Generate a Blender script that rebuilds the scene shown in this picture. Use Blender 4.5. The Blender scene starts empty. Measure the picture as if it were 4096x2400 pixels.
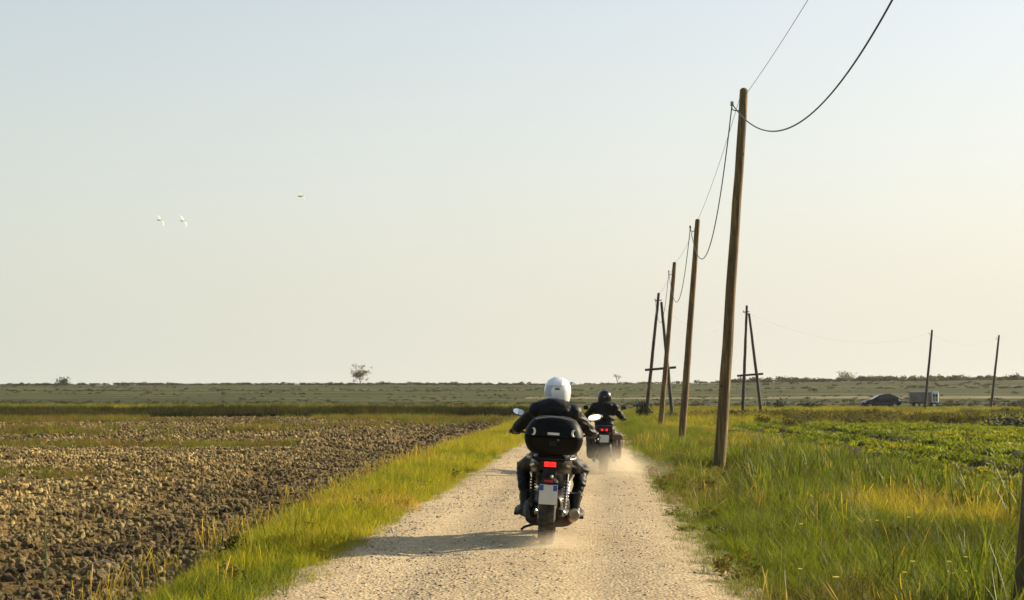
import bpy, bmesh, math, random
import numpy as np
from mathutils import Vector, Matrix, Euler, Quaternion

R = math.radians
SC = bpy.context.scene
COL = SC.collection
rng = np.random.default_rng(11)
random.seed(5)

# ------------------------------------------------------------------ camera
cam_d = bpy.data.cameras.new('camera')
cam = bpy.data.objects.new('camera', cam_d)
COL.objects.link(cam)
cam.location = (0.0, 0.0, 1.5)
cam.rotation_euler = (R(93.42), 0.0, R(2.88))
cam_d.sensor_width = 36.0
cam_d.lens = 57.14
cam_d.clip_start = 0.1
cam_d.clip_end = 9000.0
SC.camera = cam

# ------------------------------------------------------------------ sky and sun
SUN_AZ, SUN_EL = 60.0, 22.0          # clockwise from straight ahead, above the horizon
world = bpy.data.worlds.new('World')
SC.world = world
world.use_nodes = True
wn = world.node_tree
for n in list(wn.nodes):
    wn.nodes.remove(n)
wo = wn.nodes.new('ShaderNodeOutputWorld')
bg = wn.nodes.new('ShaderNodeBackground')
sky = wn.nodes.new('ShaderNodeTexSky')
sky.sky_type = 'NISHITA'
sky.sun_disc = False
sky.sun_elevation = R(SUN_EL)
sky.sun_rotation = R(SUN_AZ)
sky.altitude = 0
sky.air_density = 1.0
sky.dust_density = 1.0
sky.ozone_density = 1.0
bg.inputs['Strength'].default_value = 0.098
# a veil of haze thickening towards the horizon (optical depth over sine of elevation), brighter towards the sun
SKY_TAU = 0.21
HAZE_DIM, HAZE_LIT = (2.15, 2.72, 2.55), (4.80, 4.44, 3.74)
sdir = Vector((math.sin(R(SUN_AZ)) * math.cos(R(SUN_EL)), math.cos(R(SUN_AZ)) * math.cos(R(SUN_EL)), math.sin(R(SUN_EL))))
def wmath(op, a, b=None):
    n = wn.nodes.new('ShaderNodeMath'); n.operation = op
    for i, v in enumerate((a, b)):
        if v is None: continue
        if isinstance(v, (int, float)): n.inputs[i].default_value = v
        else: wn.links.new(v, n.inputs[i])
    return n.outputs[0]
wtc = wn.nodes.new('ShaderNodeTexCoord')
wsep = wn.nodes.new('ShaderNodeSeparateXYZ'); wn.links.new(wtc.outputs['Generated'], wsep.inputs[0])
zz = wmath('MAXIMUM', wsep.outputs[2], 0.02)
fac = wmath('SUBTRACT', 1.0, wmath('EXPONENT', wmath('DIVIDE', -SKY_TAU, zz)))
dt = wn.nodes.new('ShaderNodeVectorMath'); dt.operation = 'DOT_PRODUCT'
wn.links.new(wtc.outputs['Generated'], dt.inputs[0]); dt.inputs[1].default_value = sdir
lit = wmath('MULTIPLY', wmath('ADD', dt.outputs['Value'], 0.60), 0.70)
hz = wn.nodes.new('ShaderNodeMix'); hz.data_type = 'RGBA'; hz.clamp_factor = True
wn.links.new(lit, hz.inputs[0]); hz.inputs[6].default_value = (*HAZE_DIM, 1); hz.inputs[7].default_value = (*HAZE_LIT, 1)
wm = wn.nodes.new('ShaderNodeMix'); wm.data_type = 'RGBA'
wn.links.new(fac, wm.inputs[0]); wn.links.new(sky.outputs[0], wm.inputs[6]); wn.links.new(hz.outputs[2], wm.inputs[7])
wn.links.new(wm.outputs[2], bg.inputs['Color'])
wn.links.new(bg.outputs[0], wo.inputs['Surface'])

sun_d = bpy.data.lights.new('sun', 'SUN')
sun_d.energy = 5.0
sun_d.angle = R(0.6)
sun_d.color = (1.0, 0.85, 0.61)
sun = bpy.data.objects.new('sun', sun_d)
COL.objects.link(sun)
sun.rotation_euler = sdir.to_track_quat('Z', 'Y').to_euler()
sun.location = (40, 30, 40)

SC.view_settings.view_transform = 'Standard'
SC.view_settings.look = 'None'
SC.view_settings.exposure = 1.0
SC.view_settings.gamma = 1.0
SC.view_settings.use_curve_mapping = False
SC.cycles.max_bounces = 8
SC.cycles.transparent_max_bounces = 8
SC.cycles.volume_bounces = 1
SC.cycles.use_denoising = True

# ------------------------------------------------------------------ helpers
def tag(o, label=None, cat=None, group=None, kind=None):
    if label: o['label'] = label
    if cat: o['category'] = cat
    if group: o['group'] = group
    if kind: o['kind'] = kind
    return o

def thing(name, label, cat, loc=(0, 0, 0), rot=(0, 0, 0), group=None):
    o = bpy.data.objects.new(name, None)
    COL.objects.link(o)
    o.location = loc
    o.rotation_euler = rot
    o.empty_display_size = 0.2
    return tag(o, label, cat, group)

def copy_tree(o, parent=None):
    c = o.copy()
    COL.objects.link(c)
    if parent is not None:
        c.parent = parent
    for ch in list(o.children):
        copy_tree(ch, c)
    return c

def hash2(ix, iy, seed):
    n = (ix.astype(np.int64) * 374761393 + iy.astype(np.int64) * 668265263 + seed * 144665) & 0x7fffffff
    n = ((n ^ (n >> 13)) * 1274126177) & 0x7fffffff
    n = n ^ (n >> 16)
    return (n & 0xffff) / 65535.0

def vnoise(x, y, seed=0):
    x = np.asarray(x, float); y = np.asarray(y, float)
    ix = np.floor(x); iy = np.floor(y)
    fx = x - ix; fy = y - iy
    fx = fx * fx * (3 - 2 * fx); fy = fy * fy * (3 - 2 * fy)
    a = hash2(ix, iy, seed); b = hash2(ix + 1, iy, seed)
    c = hash2(ix, iy + 1, seed); d = hash2(ix + 1, iy + 1, seed)
    return a + (b - a) * fx + (c - a) * fy + (a - b - c + d) * fx * fy

def fbm(x, y, seed=0, octv=4):
    x = np.asarray(x, float); y = np.asarray(y, float)
    s = 0.0; amp = 0.5; tot = 0.0
    for k in range(octv):
        s = s + amp * vnoise(x * 2 ** k + 17.3 * k, y * 2 ** k + 9.1 * k, seed + k)
        tot += amp; amp *= 0.5
    return s / tot

def sstep(a, b, x):
    t = np.clip((np.asarray(x, float) - a) / (b - a), 0, 1)
    return t * t * (3 - 2 * t)

class MB:
    def __init__(s):
        s.v = []; s.f = []; s.m = []
    def add(s, verts, faces, mat=0):
        o = len(s.v)
        s.v.extend([tuple(p) for p in verts])
        for f in faces:
            s.f.append(tuple(i + o for i in f)); s.m.append(mat)
        return s
    def rings(s, rings, mat=0, caps=True, closed=True):
        n = len(rings[0]); vs = [p for r in rings for p in r]; fs = []
        for i in range(len(rings) - 1):
            for j in range(n if closed else n - 1):
                k = (j + 1) % n
                fs.append((i * n + j, i * n + k, (i + 1) * n + k, (i + 1) * n + j))
        if caps:
            fs.append(tuple(range(n - 1, -1, -1)))
            fs.append(tuple((len(rings) - 1) * n + j for j in range(n)))
        return s.add(vs, fs, mat)
    def tube(s, pts, rad, n=8, mat=0, caps=True):
        pts = [Vector(p) for p in pts]
        if not hasattr(rad, '__len__'): rad = [rad] * len(pts)
        rg = []; up = None
        for i, p in enumerate(pts):
            t = (pts[min(i + 1, len(pts) - 1)] - pts[max(i - 1, 0)]).normalized()
            if up is None:
                up = t.orthogonal().normalized()
            else:
                up = (up - t * up.dot(t)).normalized()
            b = t.cross(up)
            rg.append([p + (up * math.cos(2 * math.pi * k / n) + b * math.sin(2 * math.pi * k / n)) * rad[i] for k in range(n)])
        return s.rings(rg, mat, caps)
    def box(s, c, size, rot=None, mat=0, bevel=0.0, seg=2, taper=None):
        bm = bmesh.new()
        bmesh.ops.create_cube(bm, size=1.0)
        for v in bm.verts:
            v.co = Vector((v.co.x * size[0], v.co.y * size[1], v.co.z * size[2]))
            if taper and v.co.z > 0:
                v.co.x *= taper[0]; v.co.y *= taper[1]
        if bevel > 0:
            bmesh.ops.bevel(bm, geom=bm.edges[:], offset=bevel, segments=seg, profile=0.5, affect='EDGES')
        M = Matrix.Translation(Vector(c)) @ (Euler(rot).to_matrix().to_4x4() if rot else Matrix())
        bm.verts.ensure_lookup_table(); bm.verts.index_update()
        vs = [M @ v.co for v in bm.verts]
        fs = [[v.index for v in f.verts] for f in bm.faces]
        bm.free()
        return s.add(vs, fs, mat)
    def lathe(s, prof, c=(0, 0, 0), axis='x', n=28, mat=0, caps=False):
        rg = []
        for r, h in prof:
            ring = []
            for k in range(n):
                a = 2 * math.pi * k / n
                u, w = r * math.cos(a), r * math.sin(a)
                p = {'x': (h, u, w), 'y': (w, h, u), 'z': (u, w, h)}[axis]
                ring.append((p[0] + c[0], p[1] + c[1], p[2] + c[2]))
            rg.append(ring)
        return s.rings(rg, mat, caps)
    def ell(s, c, r, nu=14, nv=9, mat=0, rot=None):
        M = Euler(rot).to_matrix() if rot else Matrix.Identity(3)
        rg = []
        for i in range(nv + 1):
            th = math.pi * (0.02 + 0.96 * i / nv)
            rg.append([Vector(c) + M @ Vector((r[0] * math.sin(th) * math.cos(2 * math.pi * k / nu),
                                              r[1] * math.sin(th) * math.sin(2 * math.pi * k / nu),
                                              -r[2] * math.cos(th))) for k in range(nu)])
        return s.rings(rg, mat)
    def sq(s, st, n=20, mat=0):
        """super-ellipse sections along y: (y, cx, cz, half width, half height, exponent)"""
        rg = []
        for (y, cx, cz, hw, hh, e) in st:
            ring = []
            for k in range(n):
                a = 2 * math.pi * k / n
                ca, sa = math.cos(a), math.sin(a)
                ring.append((cx + hw * math.copysign(abs(ca) ** (2 / e), ca), y, cz + hh * math.copysign(abs(sa) ** (2 / e), sa)))
            rg.append(ring[::-1])
        return s.rings(rg, mat)
    def mesh(s, name, mats, smooth=True, angle=40):
        me = bpy.data.meshes.new(name)
        me.from_pydata(s.v, [], s.f)
        for m in (mats if isinstance(mats, (list, tuple)) else [mats]):
            me.materials.append(m)
        me.polygons.foreach_set('material_index', s.m)
        if smooth:
            me.polygons.foreach_set('use_smooth', [True] * len(s.f))
            me.set_sharp_from_angle(angle=R(angle))
        me.update()
        return me
    def build(s, name, mats, parent=None, smooth=True, angle=40, fix=True, loc=None, rot=None):
        me = s.mesh(name, mats, smooth, angle)
        if fix:
            bm = bmesh.new(); bm.from_mesh(me)
            bmesh.ops.recalc_face_normals(bm, faces=bm.faces[:])
            bm.to_mesh(me); bm.free()
        o = bpy.data.objects.new(name, me)
        COL.objects.link(o)
        if parent is not None: o.parent = parent
        if loc: o.location = loc
        if rot: o.rotation_euler = rot
        return o

# ------------------------------------------------------------------ materials
def new_mat(name):
    m = bpy.data.materials.new(name); m.use_nodes = True
    nt = m.node_tree
    return m, nt, nt.nodes['Principled BSDF'], nt.nodes['Material Output']

def ramp(nt, fac, stops):
    r = nt.nodes.new('ShaderNodeValToRGB')
    el = r.color_ramp.elements
    while len(el) > 1: el.remove(el[-1])
    el[0].position = stops[0][0]; el[0].color = (*stops[0][1], 1)
    for p, c in stops[1:]:
        e = el.new(p); e.color = (*c, 1)
    nt.links.new(fac, r.inputs['Fac'])
    return r

def noise(nt, vec, scale, detail=4, rough=0.55, mapscale=None, dist=0.0):
    if mapscale:
        mp = nt.nodes.new('ShaderNodeMapping')
        mp.inputs['Scale'].default_value = mapscale
        nt.links.new(vec, mp.inputs['Vector']); vec = mp.outputs[0]
    n = nt.nodes.new('ShaderNodeTexNoise')
    n.inputs['Scale'].default_value = scale
    n.inputs['Detail'].default_value = detail
    n.inputs['Roughness'].default_value = rough
    n.inputs['Distortion'].default_value = dist
    nt.links.new(vec, n.inputs['Vector'])
    return n

def bump(nt, b, h, strength, dist):
    bp = nt.nodes.new('ShaderNodeBump')
    bp.inputs['Strength'].default_value = strength
    bp.inputs['Distance'].default_value = dist
    nt.links.new(h, bp.inputs['Height'])
    nt.links.new(bp.outputs[0], b.inputs['Normal'])

def mix(nt, fac, a, b, blend='MIX'):
    m = nt.nodes.new('ShaderNodeMix'); m.data_type = 'RGBA'; m.blend_type = blend
    if isinstance(fac, (int, float)): m.inputs[0].default_value = fac
    else: nt.links.new(fac, m.inputs[0])
    for i, v in ((6, a), (7, b)):
        if isinstance(v, tuple): m.inputs[i].default_value = (*v, 1)
        else: nt.links.new(v, m.inputs[i])
    return m.outputs[2]

def pmat(name, col, rough=0.5, metal=0.0, var=0.25, scale=8.0, bmp=0.0, bscale=60.0, spec=0.5, col2=None, emit=None, coat=0.0):
    m, nt, b, out = new_mat(name)
    tc = nt.nodes.new('ShaderNodeTexCoord')
    n = noise(nt, tc.outputs['Object'], scale, 5)
    c2 = col2 or tuple(min(1, c * (1 + var)) for c in col)
    c1 = tuple(c * (1 - var) for c in col)
    r = ramp(nt, n.outputs[0], [(0.32, c1), (0.7, c2)])
    nt.links.new(r.outputs[0], b.inputs['Base Color'])
    b.inputs['Roughness'].default_value = rough
    b.inputs['Metallic'].default_value = metal
    b.inputs['Specular IOR Level'].default_value = spec
    b.inputs['Coat Weight'].default_value = coat
    if bmp:
        n2 = noise(nt, tc.outputs['Object'], bscale, 4)
        bump(nt, b, n2.outputs[0], bmp, 0.01)
    if emit:
        b.inputs['Emission Color'].default_value = (*emit[0], 1)
        b.inputs['Emission Strength'].default_value = emit[1]
    return m

M = {}
M['black_paint'] = pmat('black_paint', (0.004, 0.004, 0.004), 0.34, var=0.3, spec=0.25, coat=0.08)
M['black_plastic'] = pmat('black_plastic', (0.006, 0.0055, 0.005), 0.5, var=0.35, spec=0.3)
M['dusty_black'] = pmat('dusty_black', (0.020, 0.017, 0.013), 0.7, var=0.5, scale=5)
M['engine_grey'] = pmat('engine_grey', (0.035, 0.032, 0.03), 0.45, metal=0.7, var=0.4)
M['rubber'] = pmat('rubber', (0.022, 0.018, 0.014), 0.85, var=0.5, scale=10, col2=(0.065, 0.052, 0.036))
M['chrome'] = pmat('chrome', (0.6, 0.58, 0.55), 0.18, metal=1.0, var=0.1)
M['steel'] = pmat('steel', (0.32, 0.30, 0.28), 0.35, metal=1.0, var=0.25)
M['muffler'] = pmat('muffler_metal', (0.30, 0.22, 0.15), 0.38, metal=0.9, var=0.35)
M['red_lens'] = pmat('red_lens', (0.55, 0.01, 0.01), 0.2, var=0.1, emit=((1.0, 0.02, 0.015), 0.6))
M['red_lens_dim'] = pmat('red_reflector', (0.30, 0.012, 0.012), 0.2, var=0.15)
M['amber'] = pmat('amber_lens', (0.55, 0.28, 0.10), 0.2, var=0.1)
M['plate'] = pmat('plate_white', (0.52, 0.51, 0.45), 0.5, var=0.06)
M['plate_blue'] = pmat('plate_blue', (0.02, 0.05, 0.26), 0.45, var=0.1)
M['glass'] = pmat('mirror_glass', (0.85, 0.88, 0.9), 0.03, metal=1.0, var=0.02)
M['emblem'] = pmat('emblem_silver', (0.62, 0.60, 0.52), 0.4, metal=0.1, var=0.1)
M['seat'] = pmat('seat_vinyl', (0.006, 0.006, 0.0055), 0.55, var=0.3, spec=0.3)
M['fabric_black'] = pmat('black_fabric', (0.0045, 0.004, 0.0035), 0.5, var=0.4, bmp=0.8, bscale=20, spec=0.2)
M['leather'] = pmat('black_leather', (0.004, 0.0035, 0.0035), 0.36, var=0.4, bmp=0.9, bscale=18, spec=0.35)
M['trousers'] = pmat('dark_trousers', (0.005, 0.005, 0.0055), 0.55, var=0.4, bmp=0.6, bscale=22, spec=0.2)
M['glove'] = pmat('black_glove', (0.005, 0.0045, 0.004), 0.6, var=0.3, spec=0.3)
M['boot'] = pmat('boot_leather', (0.005, 0.005, 0.0045), 0.42, var=0.3, spec=0.4)
M['skin'] = pmat('skin', (0.42, 0.26, 0.19), 0.5, var=0.1)
M['helmet_white'] = pmat('helmet_white', (0.78, 0.78, 0.78), 0.22, var=0.03, coat=0.5)
M['helmet_grey'] = pmat('helmet_grey', (0.40, 0.42, 0.44), 0.3, var=0.08, coat=0.5)
M['helmet_black'] = pmat('helmet_black', (0.005, 0.005, 0.006), 0.28, var=0.2, spec=0.35, coat=0.15)
M['visor'] = pmat('visor_dark', (0.01, 0.011, 0.013), 0.06, var=0.1)
M['bag_leather'] = pmat('bag_leather', (0.10, 0.052, 0.026), 0.45, var=0.3)
M['cable'] = pmat('cable_black', (0.02, 0.02, 0.02), 0.5, var=0.2)
M['wire'] = pmat('wire_grey', (0.26, 0.25, 0.24), 0.5, metal=0.3, var=0.2)
M['iron'] = pmat('hook_iron', (0.05, 0.045, 0.04), 0.55, metal=0.6, var=0.3)
M['porcelain'] = pmat('insulator_porcelain', (0.35, 0.33, 0.30), 0.25, var=0.1)
M['car_paint'] = pmat('car_paint_dark', (0.010, 0.006, 0.007), 0.35, var=0.15, spec=0.3)
M['car_glass'] = pmat('car_glass', (0.03, 0.035, 0.035), 0.08, var=0.1)
M['lamp_clear'] = pmat('lamp_clear', (0.6, 0.55, 0.62), 0.15, metal=0.3, var=0.1)
M['truck_white'] = pmat('truck_white', (0.62, 0.60, 0.54), 0.5, var=0.12)
M['truck_box'] = pmat('truck_box', (0.20, 0.165, 0.135), 0.7, var=0.25, scale=2)
M['trim_grey'] = pmat('trim_grey', (0.10, 0.10, 0.10), 0.5, var=0.2)
M['bird_grey'] = pmat('bird_grey', (0.55, 0.53, 0.50), 0.7, var=0.1)
M['beak'] = pmat('beak_yellow', (0.5, 0.3, 0.05), 0.5, var=0.1)
M['straw'] = pmat('dry_straw', (0.62, 0.52, 0.36), 0.7, var=0.2)
M['petal'] = pmat('yellow_petal', (0.72, 0.58, 0.03), 0.6, var=0.15)
M['stem'] = pmat('plant_stem', (0.09, 0.13, 0.03), 0.6, var=0.2)

def wood_mat(name, c1, c2, c3):
    m, nt, b, out = new_mat(name)
    tc = nt.nodes.new('ShaderNodeTexCoord')
    n1 = noise(nt, tc.outputs['Object'], 1.0, 8, 0.65, (26, 26, 0.9))
    n2 = noise(nt, tc.outputs['Object'], 1.0, 4, 0.6, (5, 5, 1.1))
    a = ramp(nt, n1.outputs[0], [(0.30, c1), (0.52, c2), (0.72, c3)])
    bb = ramp(nt, n2.outputs[0], [(0.3, (0.50, 0.46, 0.42)), (0.7, (1.2, 1.2, 1.2))])
    c = mix(nt, 1.0, a.outputs[0], bb.outputs[0], 'MULTIPLY')
    nt.links.new(c, b.inputs['Base Color'])
    b.inputs['Roughness'].default_value = 0.8
    bump(nt, b, n1.outputs[0], 1.0, 0.03)
    return m
M['pole_wood'] = wood_mat('pole_wood', (0.055, 0.033, 0.011), (0.165, 0.102, 0.032), (0.44, 0.285, 0.092))
M['old_wood'] = wood_mat('weathered_wood', (0.035, 0.027, 0.019), (0.075, 0.06, 0.042), (0.13, 0.105, 0.075))

def leaf_mat(name, trans=0.42, instancer=True, base=(0.1, 0.13, 0.03), gloss=0.5):
    m, nt, b, out = new_mat(name)
    if instancer:
        at = nt.nodes.new('ShaderNodeAttribute'); at.attribute_type = 'INSTANCER'; at.attribute_name = 'tint'
        col = at.outputs['Color']
    else:
        rg = nt.nodes.new('ShaderNodeRGB'); rg.outputs[0].default_value = (*base, 1); col = rg.outputs[0]
    bl = nt.nodes.new('ShaderNodeAttribute'); bl.attribute_name = 'bl'
    r = ramp(nt, bl.outputs['Fac'], [(0.0, (0.55, 0.62, 0.6)), (0.45, (0.95, 1.0, 0.9)), (0.8, (1.22, 1.15, 1.0)), (1.0, (1.6, 1.35, 1.1))])
    c = mix(nt, 1.0, col, r.outputs[0], 'MULTIPLY')
    nt.links.new(c, b.inputs['Base Color'])
    b.inputs['Roughness'].default_value = gloss
    b.inputs['Specular IOR Level'].default_value = 0.10
    tr = nt.nodes.new('ShaderNodeBsdfTranslucent')
    tcol = mix(nt, 1.0, c, (1.25, 1.2, 0.6), 'MULTIPLY')
    nt.links.new(tcol, tr.inputs['Color'])
    mx = nt.nodes.new('ShaderNodeMixShader'); mx.inputs[0].default_value = trans
    nt.links.new(b.outputs[0], mx.inputs[1]); nt.links.new(tr.outputs[0], mx.inputs[2])
    nt.links.new(mx.outputs[0], out.inputs['Surface'])
    return m
M['grass'] = leaf_mat('grass_blade', 0.5)
M['reed'] = leaf_mat('broad_grass_blade', 0.38, gloss=0.5)
M['scrub'] = leaf_mat('scrub_leaf', 0.25, gloss=0.7)
M['bird_white'] = leaf_mat('bird_white', 0.7, False, (0.85, 0.84, 0.82), 0.7)
M['case_black'] = pmat('case_black', (0.004, 0.004, 0.004), 0.5, var=0.3, spec=0.12)
M['bush_leaf'] = leaf_mat('bush_leaf', 0.2, False, (0.035, 0.048, 0.024), 0.7)
M['tree_leaf'] = leaf_mat('tree_leaf', 0.4, False, (0.17, 0.145, 0.075), 0.7)
M['bark'] = pmat('bark', (0.10, 0.075, 0.055), 0.9, var=0.4)

def tinted(name, rough=0.9, bmp=0.5, bscale=40.0, var=0.35, vscale=12.0):
    """stones and clods: colour from the instance, grain from noise"""
    m, nt, b, out = new_mat(name)
    at = nt.nodes.new('ShaderNodeAttribute'); at.attribute_type = 'INSTANCER'; at.attribute_name = 'tint'
    tc = nt.nodes.new('ShaderNodeTexCoord')
    n = noise(nt, tc.outputs['Object'], vscale, 4)
    r = ramp(nt, n.outputs[0], [(0.3, (1 - var,) * 3), (0.7, (1 + var,) * 3)])
    nt.links.new(mix(nt, 1.0, at.outputs['Color'], r.outputs[0], 'MULTIPLY'), b.inputs['Base Color'])
    b.inputs['Roughness'].default_value = rough
    n2 = noise(nt, tc.outputs['Object'], bscale, 3)
    bump(nt, b, n2.outputs[0], bmp, 0.05)
    return m
M['stone'] = tinted('gravel_stone', 0.85, 0.3, 6.0, 0.2, 3.0)
M['clod'] = tinted('dry_clod', 0.95, 0.7, 7.0, 0.3, 4.0)

def ground_mat():
    m, nt, b, out = new_mat('meadow_ground')
    tc = nt.nodes.new('ShaderNodeTexCoord'); v = tc.outputs['Object']
    far = noise(nt, v, 1.0, 7, 0.62, (0.0016, 0.019, 0.0))
    patch = noise(nt, v, 1.0, 6, 0.6, (0.05, 0.12, 0.0))
    fine = noise(nt, v, 3.5, 6, 0.7)
    a = ramp(nt, far.outputs[0], [(0.30, (0.022, 0.036, 0.005)), (0.40, (0.044, 0.052, 0.009)), (0.455, (0.095, 0.098, 0.030)), (0.475, (0.034, 0.044, 0.008)), (0.52, (0.056, 0.054, 0.016)), (0.56, (0.026, 0.042, 0.006)), (0.60, (0.084, 0.088, 0.026)), (0.63, (0.038, 0.048, 0.008)), (0.75, (0.048, 0.054, 0.012))])
    p = ramp(nt, patch.outputs[0], [(0.3, (0.72, 0.74, 0.70)), (0.55, (1.0, 1.0, 1.0)), (0.75, (1.35, 1.25, 1.15))])
    f = ramp(nt, fine.outputs[0], [(0.3, (0.6, 0.62, 0.6)), (0.7, (1.25, 1.22, 1.15))])
    c = mix(nt, 1.0, a.outputs[0], p.outputs[0], 'MULTIPLY')
    c = mix(nt, 1.0, c, f.outputs[0], 'MULTIPLY')
    nt.links.new(c, b.inputs['Base Color'])
    b.inputs['Roughness'].default_value = 0.95
    b.inputs['Specular IOR Level'].default_value = 0.1
    bump(nt, b, fine.outputs[0], 0.8, 0.2)
    return m
M['ground'] = ground_mat()
M['dry_track'] = pmat('dry_track', (0.17, 0.150, 0.072), 0.95, var=0.3, scale=0.05, spec=0.1)

def soil_mat(name, dark, mid, light, sc=2.2):
    m, nt, b, out = new_mat(name)
    tc = nt.nodes.new('ShaderNodeTexCoord'); v = tc.outputs['Object']
    n1 = noise(nt, v, 0.16, 5, 0.6)
    n2 = noise(nt, v, sc * 4, 8, 0.72)
    vo = nt.nodes.new('ShaderNodeTexVoronoi'); vo.inputs['Scale'].default_value = sc * 5
    nt.links.new(v, vo.inputs['Vector'])
    r = ramp(nt, n2.outputs[0], [(0.28, dark), (0.5, mid), (0.72, light)])
    q = ramp(nt, n1.outputs[0], [(0.35, (0.78, 0.76, 0.74)), (0.65, (1.15, 1.13, 1.1))])
    w = ramp(nt, vo.outputs['Distance'], [(0.0, (1.15, 1.13, 1.1)), (0.6, (0.6, 0.58, 0.56))])
    c = mix(nt, 1.0, r.outputs[0], q.outputs[0], 'MULTIPLY')
    c = mix(nt, 0.6, c, w.outputs[0], 'MULTIPLY')
    nt.links.new(c, b.inputs['Base Color'])
    b.inputs['Roughness'].default_value = 0.95
    b.inputs['Specular IOR Level'].default_value = 0.15
    bump(nt, b, n2.outputs[0], 1.0, 0.12)
    return m
M['soil'] = soil_mat('ploughed_soil', (0.080, 0.050, 0.015), (0.215, 0.143, 0.048), (0.36, 0.25, 0.092))
M['crop_soil'] = soil_mat('crop_soil', (0.045, 0.040, 0.014), (0.08, 0.070, 0.024), (0.12, 0.095, 0.04), 1.5)

def road_mat():
    m, nt, b, out = new_mat('gravel_road')
    tc = nt.nodes.new('ShaderNodeTexCoord'); v = tc.outputs['Object']
    big = noise(nt, v, 1.0, 5, 0.6, (0.7, 0.16, 1))
    mid = noise(nt, v, 7.0, 6, 0.7)
    vo = nt.nodes.new('ShaderNodeTexVoronoi'); vo.inputs['Scale'].default_value = 34
    nt.links.new(v, vo.inputs['Vector'])
    base = ramp(nt, big.outputs[0], [(0.3, (0.40, 0.305, 0.175)), (0.7, (0.52, 0.41, 0.25))])
    mm = ramp(nt, mid.outputs[0], [(0.3, (0.74, 0.72, 0.70)), (0.7, (1.14, 1.13, 1.12))])
    bw = nt.nodes.new('ShaderNodeRGBToBW'); nt.links.new(vo.outputs['Color'], bw.inputs[0])
    st = ramp(nt, bw.outputs[0], [(0.15, (0.60, 0.60, 0.62)), (0.4, (0.95, 0.95, 0.95)), (0.85, (1.2, 1.18, 1.15))])
    c = mix(nt, 1.0, base.outputs[0], mm.outputs[0], 'MULTIPLY')
    c = mix(nt, 0.7, c, st.outputs[0], 'MULTIPLY')
    nt.links.new(c, b.inputs['Base Color'])
    b.inputs['Roughness'].default_value = 0.95
    b.inputs['Specular IOR Level'].default_value = 0.15
    iv = nt.nodes.new('ShaderNodeMath'); iv.operation = 'SUBTRACT'; iv.inputs[0].default_value = 1.0
    nt.links.new(vo.outputs['Distance'], iv.inputs[1])
    bump(nt, b, iv.outputs[0], 0.6, 0.02)
    return m
M['road'] = road_mat()

# ------------------------------------------------------------------ terrain
ROAD_C, ROAD_W = -0.78, 1.68
def levee_h(x):
    return 6.55 + 2.3 * sstep(-60, 190, x) + 0.35 * (fbm(x / 60.0, x * 0 + 3.1, 71, 3) - 0.5)

def field_edge(y):                      # x of the grass verge's far side
    y = np.asarray(y, float)
    return np.interp(y, [0, 12, 17, 25, 60], [-2.9, -3.42, -3.85, -4.25, -4.65]) + 0.35 * (fbm(y / 5.0, y * 0 + 2, 44) - 0.5)

def hgt(x, y):
    x = np.asarray(x, float); y = np.asarray(y, float)
    w = sstep(1.5, 3.4, np.abs(x - ROAD_C))
    z = w * (0.10 * (fbm(x / 2.2, y / 2.2, 3) - 0.5) + 0.28 * (fbm(x / 22, y / 30, 8) - 0.5))
    # shallow furrow where the ploughed field falls away from the verge
    q = field_edge(y) - x
    z = z - 0.30 * sstep(-0.5, 0.9, q) * (1 - 0.8 * sstep(1.4, 4.5, q)) * (1 - sstep(60, 85, y))
    # sheltering bank beyond the ploughed field
    z = z + 0.42 * sstep(119.5, 122.5, y) * (1 - 0.55 * sstep(126, 150, y)) * sstep(-0.5, -4.0, x)
    # low weedy rise on the right
    z = z + 0.30 * sstep(82, 104, y) * sstep(2.0, 8.0, x) * (1 - sstep(190, 300, y))
    # levee
    L = levee_h(x)
    rise = 0.55 * sstep(430, 560, y) + 0.45 * sstep(575, 700, y)
    z = z + L * rise * (1 - sstep(722, 800, y))
    z = z + 0.5 * sstep(300, 450, y) * (fbm(x / 35, y / 35, 21, 3) - 0.5)
    return z

def grid_sheet(name, xs, ys, zf, mat, keep=None, skirt=0.0):
    X, Y = np.meshgrid(xs, ys)
    Z = zf(X, Y)
    nx, ny = len(xs), len(ys)
    co = np.stack([X, Y, Z], -1).reshape(-1, 3)
    i = np.arange(nx - 1)[None, :] + (np.arange(ny - 1) * nx)[:, None]
    q = np.stack([i, i + 1, i + nx + 1, i + nx], -1).reshape(-1, 4)
    if keep is not None:
        cx = co[q].mean(1)
        q = q[keep(cx[:, 0], cx[:, 1])]
    me = bpy.data.meshes.new(name)
    me.vertices.add(len(co)); me.vertices.foreach_set('co', co.ravel())
    me.loops.add(len(q) * 4); me.loops.foreach_set('vertex_index', q.ravel().astype(np.int32))
    me.polygons.add(len(q))
    me.polygons.foreach_set('loop_start', np.arange(len(q), dtype=np.int32) * 4)
    me.polygons.foreach_set('loop_total', np.full(len(q), 4, np.int32))
    me.update(calc_edges=True); me.validate()
    me.polygons.foreach_set('use_smooth', [True] * len(me.polygons))
    me.materials.append(mat)
    o = bpy.data.objects.new(name, me); COL.objects.link(o)
    return o

def spaced(a, b, n, p):
    t = np.linspace(-1, 1, n)
    return np.where(t < 0, a, b) * np.abs(t) ** p

gx = np.unique(np.concatenate([spaced(-1500, 1500, 181, 3.2), np.arange(-14, 14, 0.35)]))
gy = np.unique(np.concatenate([np.arange(-90, 0, 6), np.arange(0, 60, 0.5), np.arange(60, 200, 1.5), np.arange(200, 420, 6), np.arange(420, 830, 7), np.linspace(830, 1480, 20)]))
o = grid_sheet('ground', gx, gy, lambda x, y: hgt(x, y) - 0.05, M['ground'])
tag(o, 'flat green meadow land running out to a low levee on the horizon', 'ground', kind='structure')

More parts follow.
